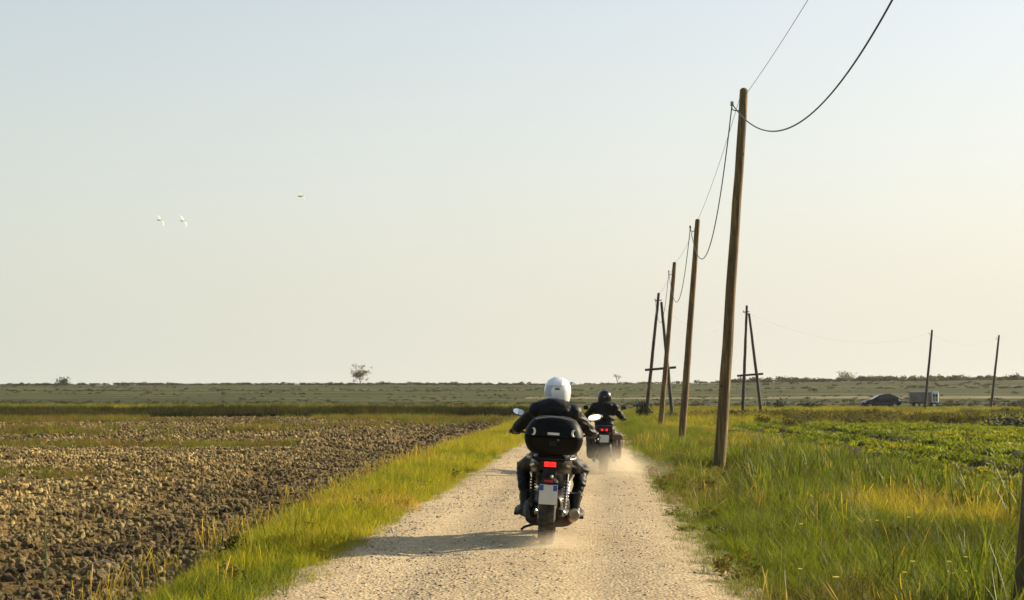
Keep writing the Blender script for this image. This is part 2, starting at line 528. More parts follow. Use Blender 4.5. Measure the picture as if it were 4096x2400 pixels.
for x0, x1, y0, y1, lab in ((-330, 60, 560, 572, 'pale dry track along the bench of the far levee'), (-20, 250, 470, 484, 'pale dry track at the foot of the far levee on the right')):
    o = grid_sheet('track', np.arange(x0, x1 + 1, 6.0), np.linspace(y0, y1, 7), lambda x, y: hgt(x, y) + 0.04, M['dry_track'])
    tag(o, lab, 'track', kind='structure')

def road_z(x, y):
    u = (x - ROAD_C) / ROAD_W
    rut = -0.028 * (np.exp(-((u + 0.48) / 0.17) ** 2) + np.exp(-((u - 0.48) / 0.17) ** 2))
    return hgt(x, y) + 0.03 - 0.045 * sstep(0.85, 1.25, np.abs(u)) + rut + 0.018 * (fbm(x * 1.6, y * 1.1, 31) - 0.5)
ry = np.unique(np.concatenate([np.arange(-20, 8, 0.5), np.arange(8, 45, 0.14), np.arange(45, 130, 0.5)]))
o = grid_sheet('dirt_road', np.linspace(ROAD_C - 2.1, ROAD_C + 2.1, 43), ry, road_z, M['road'])
tag(o, 'straight pale gravel track the two motorcycles ride along', 'road', kind='structure')

def soil_z(x, y):
    near = 1 - sstep(28, 60, y)
    return hgt(x, y) + 0.012 + near * 0.16 * (fbm(x * 1.3, y * 1.3, 51) - 0.45) * sstep(0, -1.0, x - field_edge(y)) + near * 0.09 * (fbm(x * 4.5, y * 4.5, 52, 3) - 0.5)
fx = np.unique(np.concatenate([np.arange(-14, -3.4, 0.10), np.arange(-30, -14, 0.25), np.arange(-80, -30, 1.0)]))
fy = np.unique(np.concatenate([np.arange(4, 34, 0.10), np.arange(34, 60, 0.25), np.arange(60, 119, 0.8)]))
o = grid_sheet('ploughed_field', fx, fy, soil_z, M['soil'], keep=lambda x, y: x < field_edge(y) + 0.5)
tag(o, 'bare brown ploughed field left of the gravel track', 'field', kind='structure')

def crop_z(x, y):
    row = 0.09 * np.sin(x / 1.15 * 2 * np.pi) + 0.05 * (fbm(x * 2, y * 1.0, 61) - 0.5)
    rut = -0.16 * (np.exp(-((x - 7.6) / 0.34) ** 4) + np.exp(-((x - 9.4) / 0.34) ** 4) + np.exp(-((x - 12.6) / 0.35) ** 4))
    return hgt(x, y) + 0.03 + (row + rut) * sstep(6.0, 7.0, x)
cx_ = np.unique(np.concatenate([np.arange(6.0, 16, 0.14), np.arange(16, 46, 0.5)]))
o = grid_sheet('crop_field', cx_, np.arange(18, 84, 0.4), crop_z, M['crop_soil'])
tag(o, 'low green crop field with dark wheel ruts on the right', 'field', kind='structure')

# ------------------------------------------------------------------ plant and stone sources for the scattered ground cover
SRC = {}
def source_collection(key, meshes):
    c = bpy.data.collections.new(key + '_sources')
    for i, me in enumerate(meshes):
        o = bpy.data.objects.new('%s.%03d' % (key, i), me)
        c.objects.link(o)
    SRC[key] = (c, len(meshes))

def blade_mesh(name, mat, n, hr, wr, spread, lean, curl, seed, segs=3, bias=(0, 0), head=0.0, leafy=0):
    r = random.Random(seed)
    vs, fs, bl = [], [], []
    for b in range(n):
        a = r.uniform(0, 2 * math.pi); rad = spread * math.sqrt(r.random())
        x0, y0 = rad * math.cos(a), rad * math.sin(a)
        H = r.uniform(*hr); W = r.uniform(*wr)
        la = r.uniform(0, 2 * math.pi); lm = r.uniform(0.1, 1.0) * lean
        dx, dy = math.cos(la) * lm + bias[0], math.sin(la) * lm + bias[1]
        fa = r.uniform(0, math.pi); wx, wy = math.cos(fa), math.sin(fa)
        cu = r.uniform(0.3, 1.0) * curl
        rv = r.random(); o = len(vs)
        for k in range(segs + 1):
            t = k / segs
            px = x0 + dx * H * (t + cu * t * t); py = y0 + dy * H * (t + cu * t * t)
            pz = H * (t - 0.35 * cu * t * t) - 0.02 * (k == 0)
            if head and t > 0.6:
                w = W * (head if k < segs else 0.25)
            else:
                w = W * (1 - t) ** 0.7 * 0.5 if not head else W * 0.22
                if k == 0: w = W * 0.4
                if leafy and 0 < t < 1: w = W * 0.5
            vs.append((px - wx * w, py - wy * w, pz)); vs.append((px + wx * w, py + wy * w, pz))
            bl += [rv, rv]
        for k in range(segs):
            i = o + 2 * k
            fs.append((i, i + 1, i + 3, i + 2))
    me = bpy.data.meshes.new(name)
    me.from_pydata(vs, [], fs)
    at = me.attributes.new('bl', 'FLOAT', 'POINT'); at.data.foreach_set('value', bl)
    me.materials.append(mat)
    return me

def cluster_mesh(name, mat, n, rad, leaf, seed, zsq=0.8, lift=0.6):
    """an uneven clump of leaf-sized faces with gaps"""
    r = random.Random(seed)
    lobes = [(Vector((r.uniform(-.55, .55), r.uniform(-.55, .55), r.uniform(-.2, .55) * zsq)) * rad, r.uniform(.35, .65) * rad) for _ in range(6)]
    vs, fs, bl = [], [], []
    for i in range(n):
        c, lr = lobes[i % 6]
        d = Vector((r.gauss(0, 1), r.gauss(0, 1), r.gauss(0, 1))).normalized() * lr * (r.random() ** 0.4)
        p = c + d; p.z = p.z * zsq + rad * lift
        u = Vector((r.gauss(0, 1), r.gauss(0, 1), r.gauss(0, 1))).normalized(); w = u.orthogonal().normalized()
        s = leaf * r.uniform(0.6, 1.4); o = len(vs)
        vs += [p - u * s, p + w * s * .5, p + u * s, p - w * s * .5]
        fs.append((o, o + 1, o + 2, o + 3)); bl += [r.random()] * 4
    me = bpy.data.meshes.new(name)
    me.from_pydata(vs, [], fs)
    at = me.attributes.new('bl', 'FLOAT', 'POINT'); at.data.foreach_set('value', bl)
    me.materials.append(mat)
    return me

def rock_mesh(name, mat, sub, seed, rough=0.3, squash=0.7):
    bm = bmesh.new(); bmesh.ops.create_icosphere(bm, subdivisions=sub, radius=1.0)
    r = random.Random(seed)
    cuts = [(Vector((r.gauss(0, 1), r.gauss(0, 1), r.gauss(0, 1))).normalized(), r.uniform(0.5, 0.85)) for _ in range(7)]
    sx, sy, sz = r.uniform(.8, 1.25), r.uniform(.65, 1.0), squash * r.uniform(.75, 1.2)
    for v in bm.verts:
        for nrm, d in cuts:
            e = v.co.dot(nrm) - d
            if e > 0: v.co -= nrm * e * 0.9
        v.co *= 1 + rough * (r.random() - 0.5)
        v.co = Vector((v.co.x * sx, v.co.y * sy, v.co.z * sz))
    me = bpy.data.meshes.new(name); bm.to_mesh(me); bm.free()
    me.materials.append(mat)
    return me

source_collection('verge_tuft', [blade_mesh('verge_tuft', M['grass'], 30, (.16, .36), (.006, .011), .13, .55, .8, 100 + k, 4, (-.12, 0)) for k in range(6)])
source_collection('fine_tuft', [blade_mesh('fine_tuft', M['grass'], 44, (.10, .32), (.004, .0085), .16, .62, .8, 120 + k, 3) for k in range(5)])
source_collection('seed_stalk', [blade_mesh('seed_stalk', M['grass'], 7, (.34, .60), (.008, .013), .16, .30, .5, 140 + k, 5, (-.12, 0), head=0.55) for k in range(5)])
source_collection('dark_reed', [blade_mesh('dark_reed', M['scrub'], 34, (.14, .34), (.010, .018), .16, .45, .5, 150 + k, 3) for k in range(5)])
source_collection('broad_tuft', [blade_mesh('broad_tuft', M['reed'], 15, (.28, .58), (.014, .026), .15, .38, .55, 160 + k, 4, (.10, 0)) for k in range(6)])
source_collection('crop_leaf', [blade_mesh('crop_leaf', M['grass'], 26, (.05, .115), (.016, .034), .17, .9, .8, 180 + k, 3, leafy=1) for k in range(5)])
source_collection('weed_clump', [cluster_mesh('weed_clump', M['scrub'], 110, .30, .035, 200 + k) for k in range(5)])
source_collection('scrub_clump', [cluster_mesh('scrub_clump', M['scrub'], 90, 1.0, .16, 220 + k, 0.7, 0.45) for k in range(6)])
source_collection('stone', [rock_mesh('stone', M['stone'], 1, 240 + k, .25, .42) for k in range(6)])
source_collection('clod', [rock_mesh('clod', M['clod'], 2, 260 + k, .26, .55) for k in range(8)])

_groups = {}
def scatter_group(key):
    if key in _groups: return _groups[key]
    c, n = SRC[key]
    g = bpy.data.node_groups.new('scatter_' + key, 'GeometryNodeTree')
    g.interface.new_socket('Geometry', in_out='INPUT', socket_type='NodeSocketGeometry')
    g.interface.new_socket('Geometry', in_out='OUTPUT', socket_type='NodeSocketGeometry')
    N, L = g.nodes, g.links
    gi = N.new('NodeGroupInput'); go = N.new('NodeGroupOutput')
    ci = N.new('GeometryNodeCollectionInfo'); ci.inputs['Collection'].default_value = c
    ci.inputs['Separate Children'].default_value = True; ci.inputs['Reset Children'].default_value = True
    ip = N.new('GeometryNodeInstanceOnPoints'); ip.inputs['Pick Instance'].default_value = True
    def named(nm, ty):
        a = N.new('GeometryNodeInputNamedAttribute'); a.data_type = ty; a.inputs['Name'].default_value = nm
        return a.outputs['Attribute']
    er = N.new('FunctionNodeEulerToRotation')
    L.new(named('rot', 'FLOAT_VECTOR'), er.inputs[0])
    L.new(gi.outputs[0], ip.inputs['Points']); L.new(ci.outputs[0], ip.inputs['Instance'])
    L.new(named('idx', 'INT'), ip.inputs['Instance Index'])
    L.new(er.outputs[0], ip.inputs['Rotation']); L.new(named('scl', 'FLOAT_VECTOR'), ip.inputs['Scale'])
    L.new(ip.outputs[0], go.inputs[0])
    _groups[key] = g
    return g

def scatter(name, key, P, scl, tint, label, cat, rot=None, tilt=0.12):
    n = len(P)
    me = bpy.data.meshes.new(name)
    me.vertices.add(n); me.vertices.foreach_set('co', np.ascontiguousarray(P, dtype=np.float32).ravel())
    if rot is None:
        rot = np.stack([rng.normal(0, tilt, n), rng.normal(0, tilt, n), rng.uniform(0, 2 * np.pi, n)], -1)
    scl = np.asarray(scl, float)
    if scl.ndim == 1: scl = np.repeat(scl[:, None], 3, 1)
    a = me.attributes.new('rot', 'FLOAT_VECTOR', 'POINT'); a.data.foreach_set('vector', rot.astype(np.float32).ravel())
    a = me.attributes.new('scl', 'FLOAT_VECTOR', 'POINT'); a.data.foreach_set('vector', scl.astype(np.float32).ravel())
    a = me.attributes.new('idx', 'INT', 'POINT'); a.data.foreach_set('value', rng.integers(0, SRC[key][1], n).astype(np.int32))
    a = me.attributes.new('tint', 'FLOAT_COLOR', 'POINT'); a.data.foreach_set('color', np.concatenate([tint, np.ones((n, 1))], 1).astype(np.float32).ravel())
    o = bpy.data.objects.new(name, me); COL.objects.link(o)
    md = o.modifiers.new('scatter', 'NODES'); md.node_group = scatter_group(key)
    return tag(o, label, cat, kind='stuff')

def sample(x0, x1, y0, y1, dens, mask=None, xmax_abs=True):
    """random ground points; density per m2; clipped to a little more than the view"""
    n = int((x1 - x0) * (y1 - y0) * dens)
    x = rng.uniform(x0, x1, n); y = rng.uniform(y0, y1, n)
    k = (x > -0.43 * y - 1.5) & (x < 0.33 * y + 1.5)
    x, y = x[k], y[k]
    if mask is not None:
        k = rng.random(len(x)) < mask(x, y)
        x, y = x[k], y[k]
    return x, y

def palette(x, y, cols, scale, seed, jit=0.18, stretch=1.0):
    t = np.clip((fbm(x / scale, y / (scale * stretch), seed) - 0.28) / 0.44, 0, 0.999) * (len(cols) - 1)
    t = np.clip(t + rng.normal(0, 0.25, len(x)), 0, len(cols) - 1.001)
    i = t.astype(int); f = (t - i)[:, None]
    c = np.array(cols)
    out = c[i] * (1 - f) + c[i + 1] * f
    return np.clip(out * (1 + rng.normal(0, jit, (len(x), 1))), 0.004, 0.9)

YG = (0.28, 0.250, 0.026); GR = (0.122, 0.150, 0.019); DG = (0.070, 0.084, 0.018); ST = (0.33, 0.240, 0.062); BR = (0.16, 0.105, 0.040); OL = (0.115, 0.106, 0.028); LG = (0.225, 0.232, 0.022)
cat = np.concatenate
def z3(x, y, off=0.0, f=hgt): return np.stack([x, y, f(x, y) - 0.03 + off], -1)

# --- left verge between track and ploughed field
def lmask(x, y):
    e = field_edge(y)
    wob = 0.28 * (fbm(x * 0.9, y * 0.9, 5) - 0.5)
    return sstep(e - 0.35, e + 0.5, x + wob) * (1 - sstep(-2.50, -2.10, x + wob * 1.2))
xs, ys, ss = [], [], []
for y0, y1, d, s in ((7, 20, 105, .70), (20, 40, 66, .80), (40, 80, 24, 1.05), (80, 125, 8, 1.5)):
    x, y = sample(-5.6, -1.9, y0, y1, d, lmask); xs.append(x); ys.append(y); ss.append(s * rng.uniform(.65, 1.3, len(x)))
x, y, s = cat(xs), cat(ys), cat(ss)
s *= (0.55 + 0.55 * sstep(-2.1, -2.9, x)) * (0.55 + 0.45 * sstep(-.2, .9, x - field_edge(y)))
scatter('verge_grass', 'verge_tuft', z3(x, y), s, palette(x, y, [GR, LG, YG, LG, ST], 1.6, 6, stretch=1.5), 'bright yellow green grass strip between the track and the ploughed field', 'grass')
x, y = sample(-5.8, -2.7, 8, 70, 9, lambda x, y: sstep(1.1, .4, x - field_edge(y)) * sstep(-1.0, -.1, x - field_edge(y)) * (0.25 + 0.75 * sstep(.42, .6, fbm(x, y, 12))))
scatter('seed_grass', 'seed_stalk', z3(x, y), rng.uniform(.35, .85, len(x)), palette(x, y, [YG, ST, ST], 1.2, 7), 'yellowing seed stalks along the edge of the ploughed field', 'grass')

# --- right verge
def re_(y): return 0.79 + 0.22 * (fbm(np.asarray(y, float) * 0.8, np.asarray(y, float) * 0 + 7, 17) - 0.5)
xs, ys, ss = [], [], []
for y0, y1, d, s in ((7, 20, 62, .92), (20, 42, 38, .95), (42, 80, 13, 1.3), (80, 120, 5, 1.9)):
    x, y = sample(0.55, 8.5, y0, y1, d, lambda x, y: sstep(0, .25, x - re_(y)) * (1 - sstep(5.9, 7.2, x + (fbm(x, y * .4, 18) - .5) * 1.2) * (y > 20)))
    xs.append(x); ys.append(y); ss.append(s * rng.uniform(.6, 1.35, len(x)))
x, y, s = cat(xs), cat(ys), cat(ss)
s *= 0.5 + 0.6 * sstep(0.9, 2.4, x)
s *= 1 - .5 * (np.abs(x - y * .0755) < .5) * (y > 25) * (y < 33.5)
s *= 1 - .55 * sstep(3.8, 5.6, x) * (y > 23)
dry = sstep(.52, .68, fbm(x / 2.4, y / 7.0, 23)) * sstep(2.2, 3.6, x)
tint = palette(x, y, [DG, GR, (.11, .135, .018), GR, OL], 2.0, 9, stretch=2.0) * (1 - dry[:, None]) + palette(x, y, [YG, (.26, .215, .04), ST], 1.2, 10) * dry[:, None]
scatter('verge_grass', 'fine_tuft', z3(x, y), s, tint, 'mixed green and straw grass along the right edge of the track', 'grass')
def bmask(x, y):
    return sstep(1.9, 3.0, x) * sstep(.40, .56, fbm(x / 1.9, y / 3.2, 27)) * (1 - sstep(4.4, 6.0, x) * (y > 22))
xs, ys, ss = [], [], []
for y0, y1, d, s in ((8, 20, 26, 1.0), (20, 46, 13, 1.1)):
    x, y = sample(1.6, 7.4, y0, y1, d, lambda x, y: bmask(x, y) * (1 - (x > 2.7) * (y < 12.9)) * (1 - .9 * (np.abs(x - y * .0755) < .55) * (y > 24) * (y < 33.5))); xs.append(x); ys.append(y); ss.append(s * rng.uniform(.6, 1.2, len(x)))
x, y, s = cat(xs), cat(ys), cat(ss)
scatter('tall_grass', 'broad_tuft', z3(x, y), s, palette(x, y, [(.065, .085, .02), (.10, .13, .025), GR], 1.2, 13), 'tall dark green broad bladed grass around the power poles', 'grass')
x, y = sample(1.2, 5.4, 8, 60, 3.2, lambda x, y: 0.15 + 0.85 * sstep(.5, .66, fbm(x / 2.4, y / 7.0, 23)))
scatter('seed_grass', 'seed_stalk', z3(x, y), rng.uniform(.5, 1.0, len(x)), palette(x, y, [YG, ST, BR], 1.2, 14), 'thin dry seed stalks in the grass beside the power poles', 'grass')

for x0, x1, y0, y1, d, nm in ((1.0, 6.5, 8, 40, 2.6, 'low broad leaved weeds among the grass of the right verge'), (-4.6, -2.5, 8, 50, 2.2, 'low broad leaved weeds in the strip beside the ploughed field')):
    x, y = sample(x0, x1, y0, y1, d, lambda x, y: sstep(.42, .6, fbm(x * .8, y * .8, 66)) * sstep(-.6, .4, x - field_edge(y)))
    scatter('verge_weeds', 'weed_clump', z3(x, y, -.02), np.stack([rng.uniform(.4, .9, len(x)), rng.uniform(.4, .9, len(x)), rng.uniform(.3, .75, len(x))], -1), palette(x, y, [(.06, .075, .016), (.10, .105, .02), BR], 2, 67), nm, 'weeds')
x, y = sample(1.0, 5.4, 8, 45, 2.0, lambda x, y: sstep(.40, .62, fbm(x / 1.5, y / 3, 68)))
scatter('dead_stems', 'seed_stalk', z3(x, y), rng.uniform(.5, 1.0, len(x)), palette(x, y, [(.30, .24, .12), (.20, .15, .07)], 1, 69), 'bent dead stems sticking out of the right verge', 'grass', tilt=.5)

# --- crop field
xs, ys, ss = [], [], []
for y0, y1, d, s in ((18, 40, 24, 1.0), (40, 84, 12, 1.3)):
    x, y = sample(6.2, 46, y0, y1, d, lambda x, y: (1 - .9 * np.exp(-((x - 7.6) / .42) ** 4)) * (1 - .9 * np.exp(-((x - 9.4) / .42) ** 4)) * (1 - .8 * np.exp(-((x - 12.6) / .45) ** 4)) * (.55 + .45 * np.sin(x / 1.15 * 2 * np.pi)) * sstep(6.0, 6.8, x) * (0.35 + .65 * sstep(.35, .55, fbm(x, y / 3, 29))))
    xs.append(x); ys.append(y); ss.append(s * rng.uniform(.7, 1.3, len(x)))
x, y, s = cat(xs), cat(ys), cat(ss)
scatter('crop_plants', 'crop_leaf', z3(x, y, 0.03, crop_z), s, palette(x, y, [(.10, .125, .018), (.135, .165, .020), (.16, .185, .020), (.21, .205, .025)], 2.5, 15, stretch=3), 'low leafy green crop in rows on the right field', 'crop')

# --- right middle distance: meadow and the brown weedy rise
x, y = sample(1.0, 62, 84, 185, 3.4, lambda x, y: sstep(.30, .5, fbm(x / 6, y / 14, 33)))
scatter('meadow_grass', 'fine_tuft', z3(x, y), rng.uniform(1.2, 2.2, len(x)) * (1 - .35 * sstep(140, 170, y)), palette(x, y, [OL, GR, OL, YG, GR, BR], 7, 34, stretch=1.6), 'rough green meadow behind the crop field on the right', 'grass')
x, y = sample(6, 46, 82, 112, 3.0, lambda x, y: sstep(.46, .60, fbm(x / 5, y / 5, 36)) * sstep(5, 12, x))
scatter('dry_weeds', 'weed_clump', z3(x, y), rng.uniform(.7, 1.6, len(x)), palette(x, y, [OL, (.12, .10, .032), (.075, .07, .024)], 4, 37), 'brownish weeds along the far edge of the crop field', 'weeds')

# --- left field: clods
def fmask(x, y): return sstep(0.25, -0.25, x - field_edge(y) + 0.5 * (fbm(x, y, 41) - .5))
def grassband(x, y):
    a = np.exp(-((y - 50.5) / 2.4) ** 2) * sstep(-7.5, -11, x)
    b = np.exp(-((y - 71) / 3.6) ** 2) * sstep(.38, .52, fbm(x / 9, y / 9, 43)) * sstep(-4, -8, x)
    c = np.exp(-(((x + 10.9) / 1.6) ** 2 + ((y - 30.3) / 1.3) ** 2)) * 1.6
    d = 0.6 * sstep(74, 96, y) * sstep(.42, .60, fbm(x / 7, y / 9, 45))
    return np.clip(a + b + c + d, 0, 1)
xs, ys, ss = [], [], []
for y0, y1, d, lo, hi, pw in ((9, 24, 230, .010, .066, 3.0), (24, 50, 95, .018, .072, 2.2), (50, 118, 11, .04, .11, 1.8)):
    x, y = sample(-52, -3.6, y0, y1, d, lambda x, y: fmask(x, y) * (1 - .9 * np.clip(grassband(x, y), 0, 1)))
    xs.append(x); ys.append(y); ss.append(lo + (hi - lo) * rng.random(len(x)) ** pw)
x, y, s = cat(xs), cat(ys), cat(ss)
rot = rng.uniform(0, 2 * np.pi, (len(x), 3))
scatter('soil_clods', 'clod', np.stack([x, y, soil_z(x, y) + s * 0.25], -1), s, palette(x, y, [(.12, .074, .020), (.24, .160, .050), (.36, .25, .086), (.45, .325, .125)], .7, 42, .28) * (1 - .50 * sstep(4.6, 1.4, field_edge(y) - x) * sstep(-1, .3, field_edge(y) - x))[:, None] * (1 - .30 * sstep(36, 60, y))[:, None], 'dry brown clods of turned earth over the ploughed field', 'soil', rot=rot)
x, y = sample(-48, -4.5, 26, 118, 9, lambda x, y: np.clip(grassband(x, y), 0, 1) * (1 - .45 * sstep(80, 110, y)))
scatter('field_grass', 'fine_tuft', z3(x, y, .03, soil_z), rng.uniform(.9, 1.5, len(x)) * (0.75 + .6 * sstep(40, 80, y)), palette(x, y, [DG, (.09, .075, .022), BR, GR, OL], 3, 46), 'dark green weed strips crossing the ploughed field', 'grass')
# --- bank beyond the field
x, y = sample(-56, 0.0, 119.3, 122.6, 18, lambda x, y: sstep(-.3, -2, x))
scatter('reed_bank', 'dark_reed', z3(x, y), np.stack([rng.uniform(1.6, 2.6, len(x)), rng.uniform(1.6, 2.6, len(x)), rng.uniform(1.7, 2.7, len(x))], -1), palette(x, y, [(.025, .030, .010), (.04, .042, .014), (.055, .055, .018), (.08, .07, .025)], 4, 47), 'dark reedy ditch bank beyond the ploughed field', 'reeds')
x, y = sample(-75, 2, 123.5, 190, 3.0, lambda x, y: 1 - .5 * sstep(140, 190, y))
scatter('meadow_grass', 'fine_tuft', z3(x, y), rng.uniform(1.7, 2.8, len(x)), palette(x, y, [GR, YG, GR, OL], 9, 48, stretch=2), 'bright green meadow strip behind the ditch bank', 'grass')
# --- far plain and levee
xs, ys, ss = [], [], []
for y0, y1, d, s in ((190, 430, .04, .45), (430, 690, .030, .55), (690, 722, .22, .8)):
    x, y = sample(-330, 260, y0, y1, d, lambda x, y: sstep(.44, .60, fbm(x / 45, y / 22, 53)) * .9 + .1)
    xs.append(x); ys.append(y); ss.append(s * rng.uniform(.35, 1.25, len(x)) ** 1.4)
x, y, s = cat(xs), cat(ys), cat(ss)
s3 = np.stack([s * rng.uniform(1.2, 2.8, len(s)), s * 1.4, s * rng.uniform(.5, 1.0, len(s))], -1)
s3 *= (1 + 0.5 * (x > 60))[:, None]; s3[:, 2] *= 1 + (.6 + .6 * (x > 20)) * (y > 690) * (rng.random(len(x)) ** 2)
scatter('levee_scrub', 'scrub_clump', z3(x, y), s3, palette(x, y, [(.030, .038, .011), (.050, .052, .016), (.075, .066, .024)], 25, 54), 'low scrub scattered over the far plain and along the levee crest', 'scrub')

# --- gravel on the track
xs, ys, ss = [], [], []
for y0, y1, d, lo, hi in ((8, 18, 420, .005, .020), (18, 30, 190, .008, .024), (30, 60, 45, .012, .03)):
    x, y = sample(-2.75, 1.2, y0, y1, d, lambda x, y: (0.22 + .78 * np.exp(-((x + 1.75 + .2 * np.sin(y * .4)) / .62) ** 2)) * (0.35 + .65 * sstep(.36, .56, fbm(x * 1.2, y * .7, 57))) * (1 - .75 * np.exp(-((x - ROAD_C - .81) / .26) ** 2)) * (1 - .45 * np.exp(-((x - ROAD_C + .81) / .22) ** 2)))
    xs.append(x); ys.append(y); ss.append(lo + (hi - lo) * rng.random(len(x)) ** 2.0)
x, y, s = cat(xs), cat(ys), cat(ss)
scatter('road_gravel', 'stone', np.stack([x, y, road_z(x, y) + s * .15], -1), s, palette(x, y, [(.24, .20, .14), (.44, .35, .23), (.62, .50, .34)], .5, 58, .28), 'loose grey and sandy stones strewn on the track', 'gravel', tilt=.3)

# ------------------------------------------------------------------ power poles
def gz(x, y): return float(hgt(x, y)) - 0.04

def lean_pole(mb, base, top, r0, r1, seed, n=14, m=16, cap=True):
    r = random.Random(seed); b, t = Vector(base), Vector(top)
    pts, rad = [], []
    for i in range(n + 1):
        f = i / n
        pts.append(b.lerp(t, f) + Vector((r.uniform(-1, 1), r.uniform(-1, 1), 0)) * 0.008)
        rad.append((r0 + (r1 - r0) * f) * (1 + r.uniform(-.025, .025)))
    if cap:                                              # worn rounded head
        d = (t - b).normalized()
        pts += [t + d * 0.03, t + d * 0.05]; rad += [r1 * .86, r1 * .5]
    mb.tube(pts, rad, m)

def hook(parent, p, side, up):
    """bent iron hook with a small insulator, fixed to the pole at p"""
    h = MB().tube([p, p + Vector((side * .09, 0, 0)), p + Vector((side * .14, 0, .02)), p + Vector((side * .15, 0, .07)), p + Vector((side * .15, 0, .13))], .012, 6).build('hook', M['iron'], parent)
    MB().lathe([(.012, 0), (.035, .01), (.042, .03), (.028, .05), (.038, .07), (.03, .1), (.008, .11)], p + Vector((side * .15, 0, .09)), 'z', 10, caps=True).build('insulator', M['porcelain'], h)
    return p + Vector((side * .15, 0, .14))

def power_pole(base, top, r0, r1, seed, label, mat='pole_wood', hook_drop=.42, side=-1):
    loc = Vector((base[0], base[1], gz(base[0], base[1])))
    t = thing('power_pole', label, 'power pole', loc, group='wooden poles of the power line')
    tp = Vector(top) - loc
    mb = MB(); lean_pole(mb, (0, 0, -.4), tp, r0, r1, seed)
    pm = mb.build('pole', M[mat], t)
    d = tp.normalized()
    pt = tp - d * hook_drop + Vector((side * r1 * .8, 0, 0))
    e = hook(t, pt, side, d)
    for f in (.13, .22, .31, .36, .47, .55, .62, .71, .83):                      # old nail heads and a split knot standing proud
        rr = r0 + (r1 - r0) * f; an_ = math.sin(f * 37 + seed) * .9
        q = tp * f + Vector((rr * .97 * math.sin(an_), -rr * .97 * math.cos(an_), 0))
        MB().ell(q, (.020, .014, .034), 8, 5).build('knot', M['old_wood'], pm)
    return loc + e, loc + tp

P0 = power_pole((2.884, 11.2), (3.64, 11.2, 8.05), .118, .088, 1, 'thick brown power pole cut off by the right edge of the picture', hook_drop=.40)
P1 = power_pole((2.53, 33.6), (3.13, 33.6, 7.85), .128, .084, 2, 'tallest leaning brown power pole, standing in the tall grass right of the bikes')
P2 = power_pole((2.85, 54.0), (3.46, 54.0, 7.36), .128, .082, 3, 'second tallest leaning wooden pole, just left of the tallest pole', hook_drop=.36)
P3 = power_pole((3.12, 78.0), (3.88, 78.0, 7.92), .135, .09, 4, 'slim leaning wooden pole crossing in front of the left A-frame', hook_drop=.55)
P4 = power_pole((32.05, 160), (32.9, 160, 8.0), .15, .10, 5, 'thin dark far pole standing in front of the pale farm truck', 'old_wood')
P5 = power_pole((42.7, 178), (43.75, 178, 8.15), .15, .10, 6, 'farthest thin dark pole, rightmost on the horizon', 'old_wood')

def a_frame(base_l, base_r, top, bar, seed, label):
    c = Vector(((base_l[0] + base_r[0]) / 2, (base_l[1] + base_r[1]) / 2, 0)); c.z = gz(c.x, c.y)
    t = thing('a_frame_pole', label, 'power pole', c, group='A-frame poles where the line turns')
    T = Vector(top) - c
    for i, b in enumerate((base_l, base_r)):
        bb = Vector((b[0], b[1], gz(b[0], b[1]) - .3)) - c
        mb = MB(); lean_pole(mb, bb, T + Vector(((0.0, -.05, 0) if i == 0 else (.16, .06, -.55))), .125, .085, seed + i, m=12)
        mb.build('leg', M['old_wood'], t)
    (x0, z0), (x1, z1) = bar
    MB().tube([(x0 - c.x, -.14, z0 - c.z), ((x0 + x1) / 2 - c.x, -.15, (z0 + z1) / 2 - c.z), (x1 - c.x, -.14, z1 - c.z)], .075, 10).build('crossbar', M['old_wood'], t)
    MB().tube([T + Vector((-.22, -.05, -.42)), T + Vector((.18, -.05, -.40))], .03, 8).build('bracket', M['iron'], t)
    e = hook(t, T + Vector((-.08, 0, -.5)), -1, None)
    return c + e, c + T

A1 = a_frame((3.14, 100.6), (4.82, 99.4), (4.0, 100, 7.85), ((3.12, 3.16), (5.02, 3.32)), 20, 'left dark wooden A-frame pole with a crossbar, rising behind the bush')
A2 = a_frame((10.36, 114.5), (11.62, 113.4), (10.68, 114, 7.85), ((9.95, 2.98), (11.75, 3.12)), 30, 'right dark wooden A-frame pole standing alone right of the tallest pole')

def span(name, a, b, sag, r, mat, label, cat_, group=None, n=36, seg=6):
    a, b = Vector(a), Vector(b); o = a.copy()
    pts = []
    for i in range(n + 1):
        f = i / n; p = a.lerp(b, f); p.z -= 4 * sag * f * (1 - f); pts.append(p - o)
    ob = MB().tube(pts, r, seg).build(name, M[mat], loc=o)
    return tag(ob, label, cat_, group)

GC = 'slack black cables of the power line'; GW = 'thin upper wires of the power line'
h0 = Vector((3.57, 11.2, 7.78))
span('cable', P1[0], h0, 2.06, .0125, 'cable', 'thick black cable drooping from the tallest pole and out of the top of the picture', 'cable', GC, 60)
span('cable', P2[0], P1[0], 2.0, .0125, 'cable', 'black cable hanging slack between the tallest pole and the second tallest', 'cable', GC, 60)
span('cable', P3[0], P2[0], 1.95, .0125, 'cable', 'black cable hanging slack between the second tallest pole and the slim pole', 'cable', GC, 50)
span('cable', A1[0], P3[0], 1.9, .0125, 'cable', 'black cable hanging between the slim pole and the left A-frame', 'cable', GC, 50)
up = Vector((.03, 0, .0))
span('wire', P1[1] + Vector((.06, 0, -.05)), Vector((3.58, 11.2, 8.0)), .23, .0055, 'wire', 'thin pale wire from the head of the tallest pole up out of the picture', 'wire', GW)
span('wire', P2[1], P1[1] + Vector((-.06, 0, -.06)), .16, .0055, 'wire', 'thin pale wire between the heads of the two tallest poles', 'wire', GW)
span('wire', P3[1], P2[1], .2, .0055, 'wire', 'thin pale wire between the head of the second pole and the slim pole', 'wire', GW)
span('wire', A1[1], P3[1], .25, .0055, 'wire', 'thin pale wire between the head of the slim pole and the left A-frame', 'wire', GW)
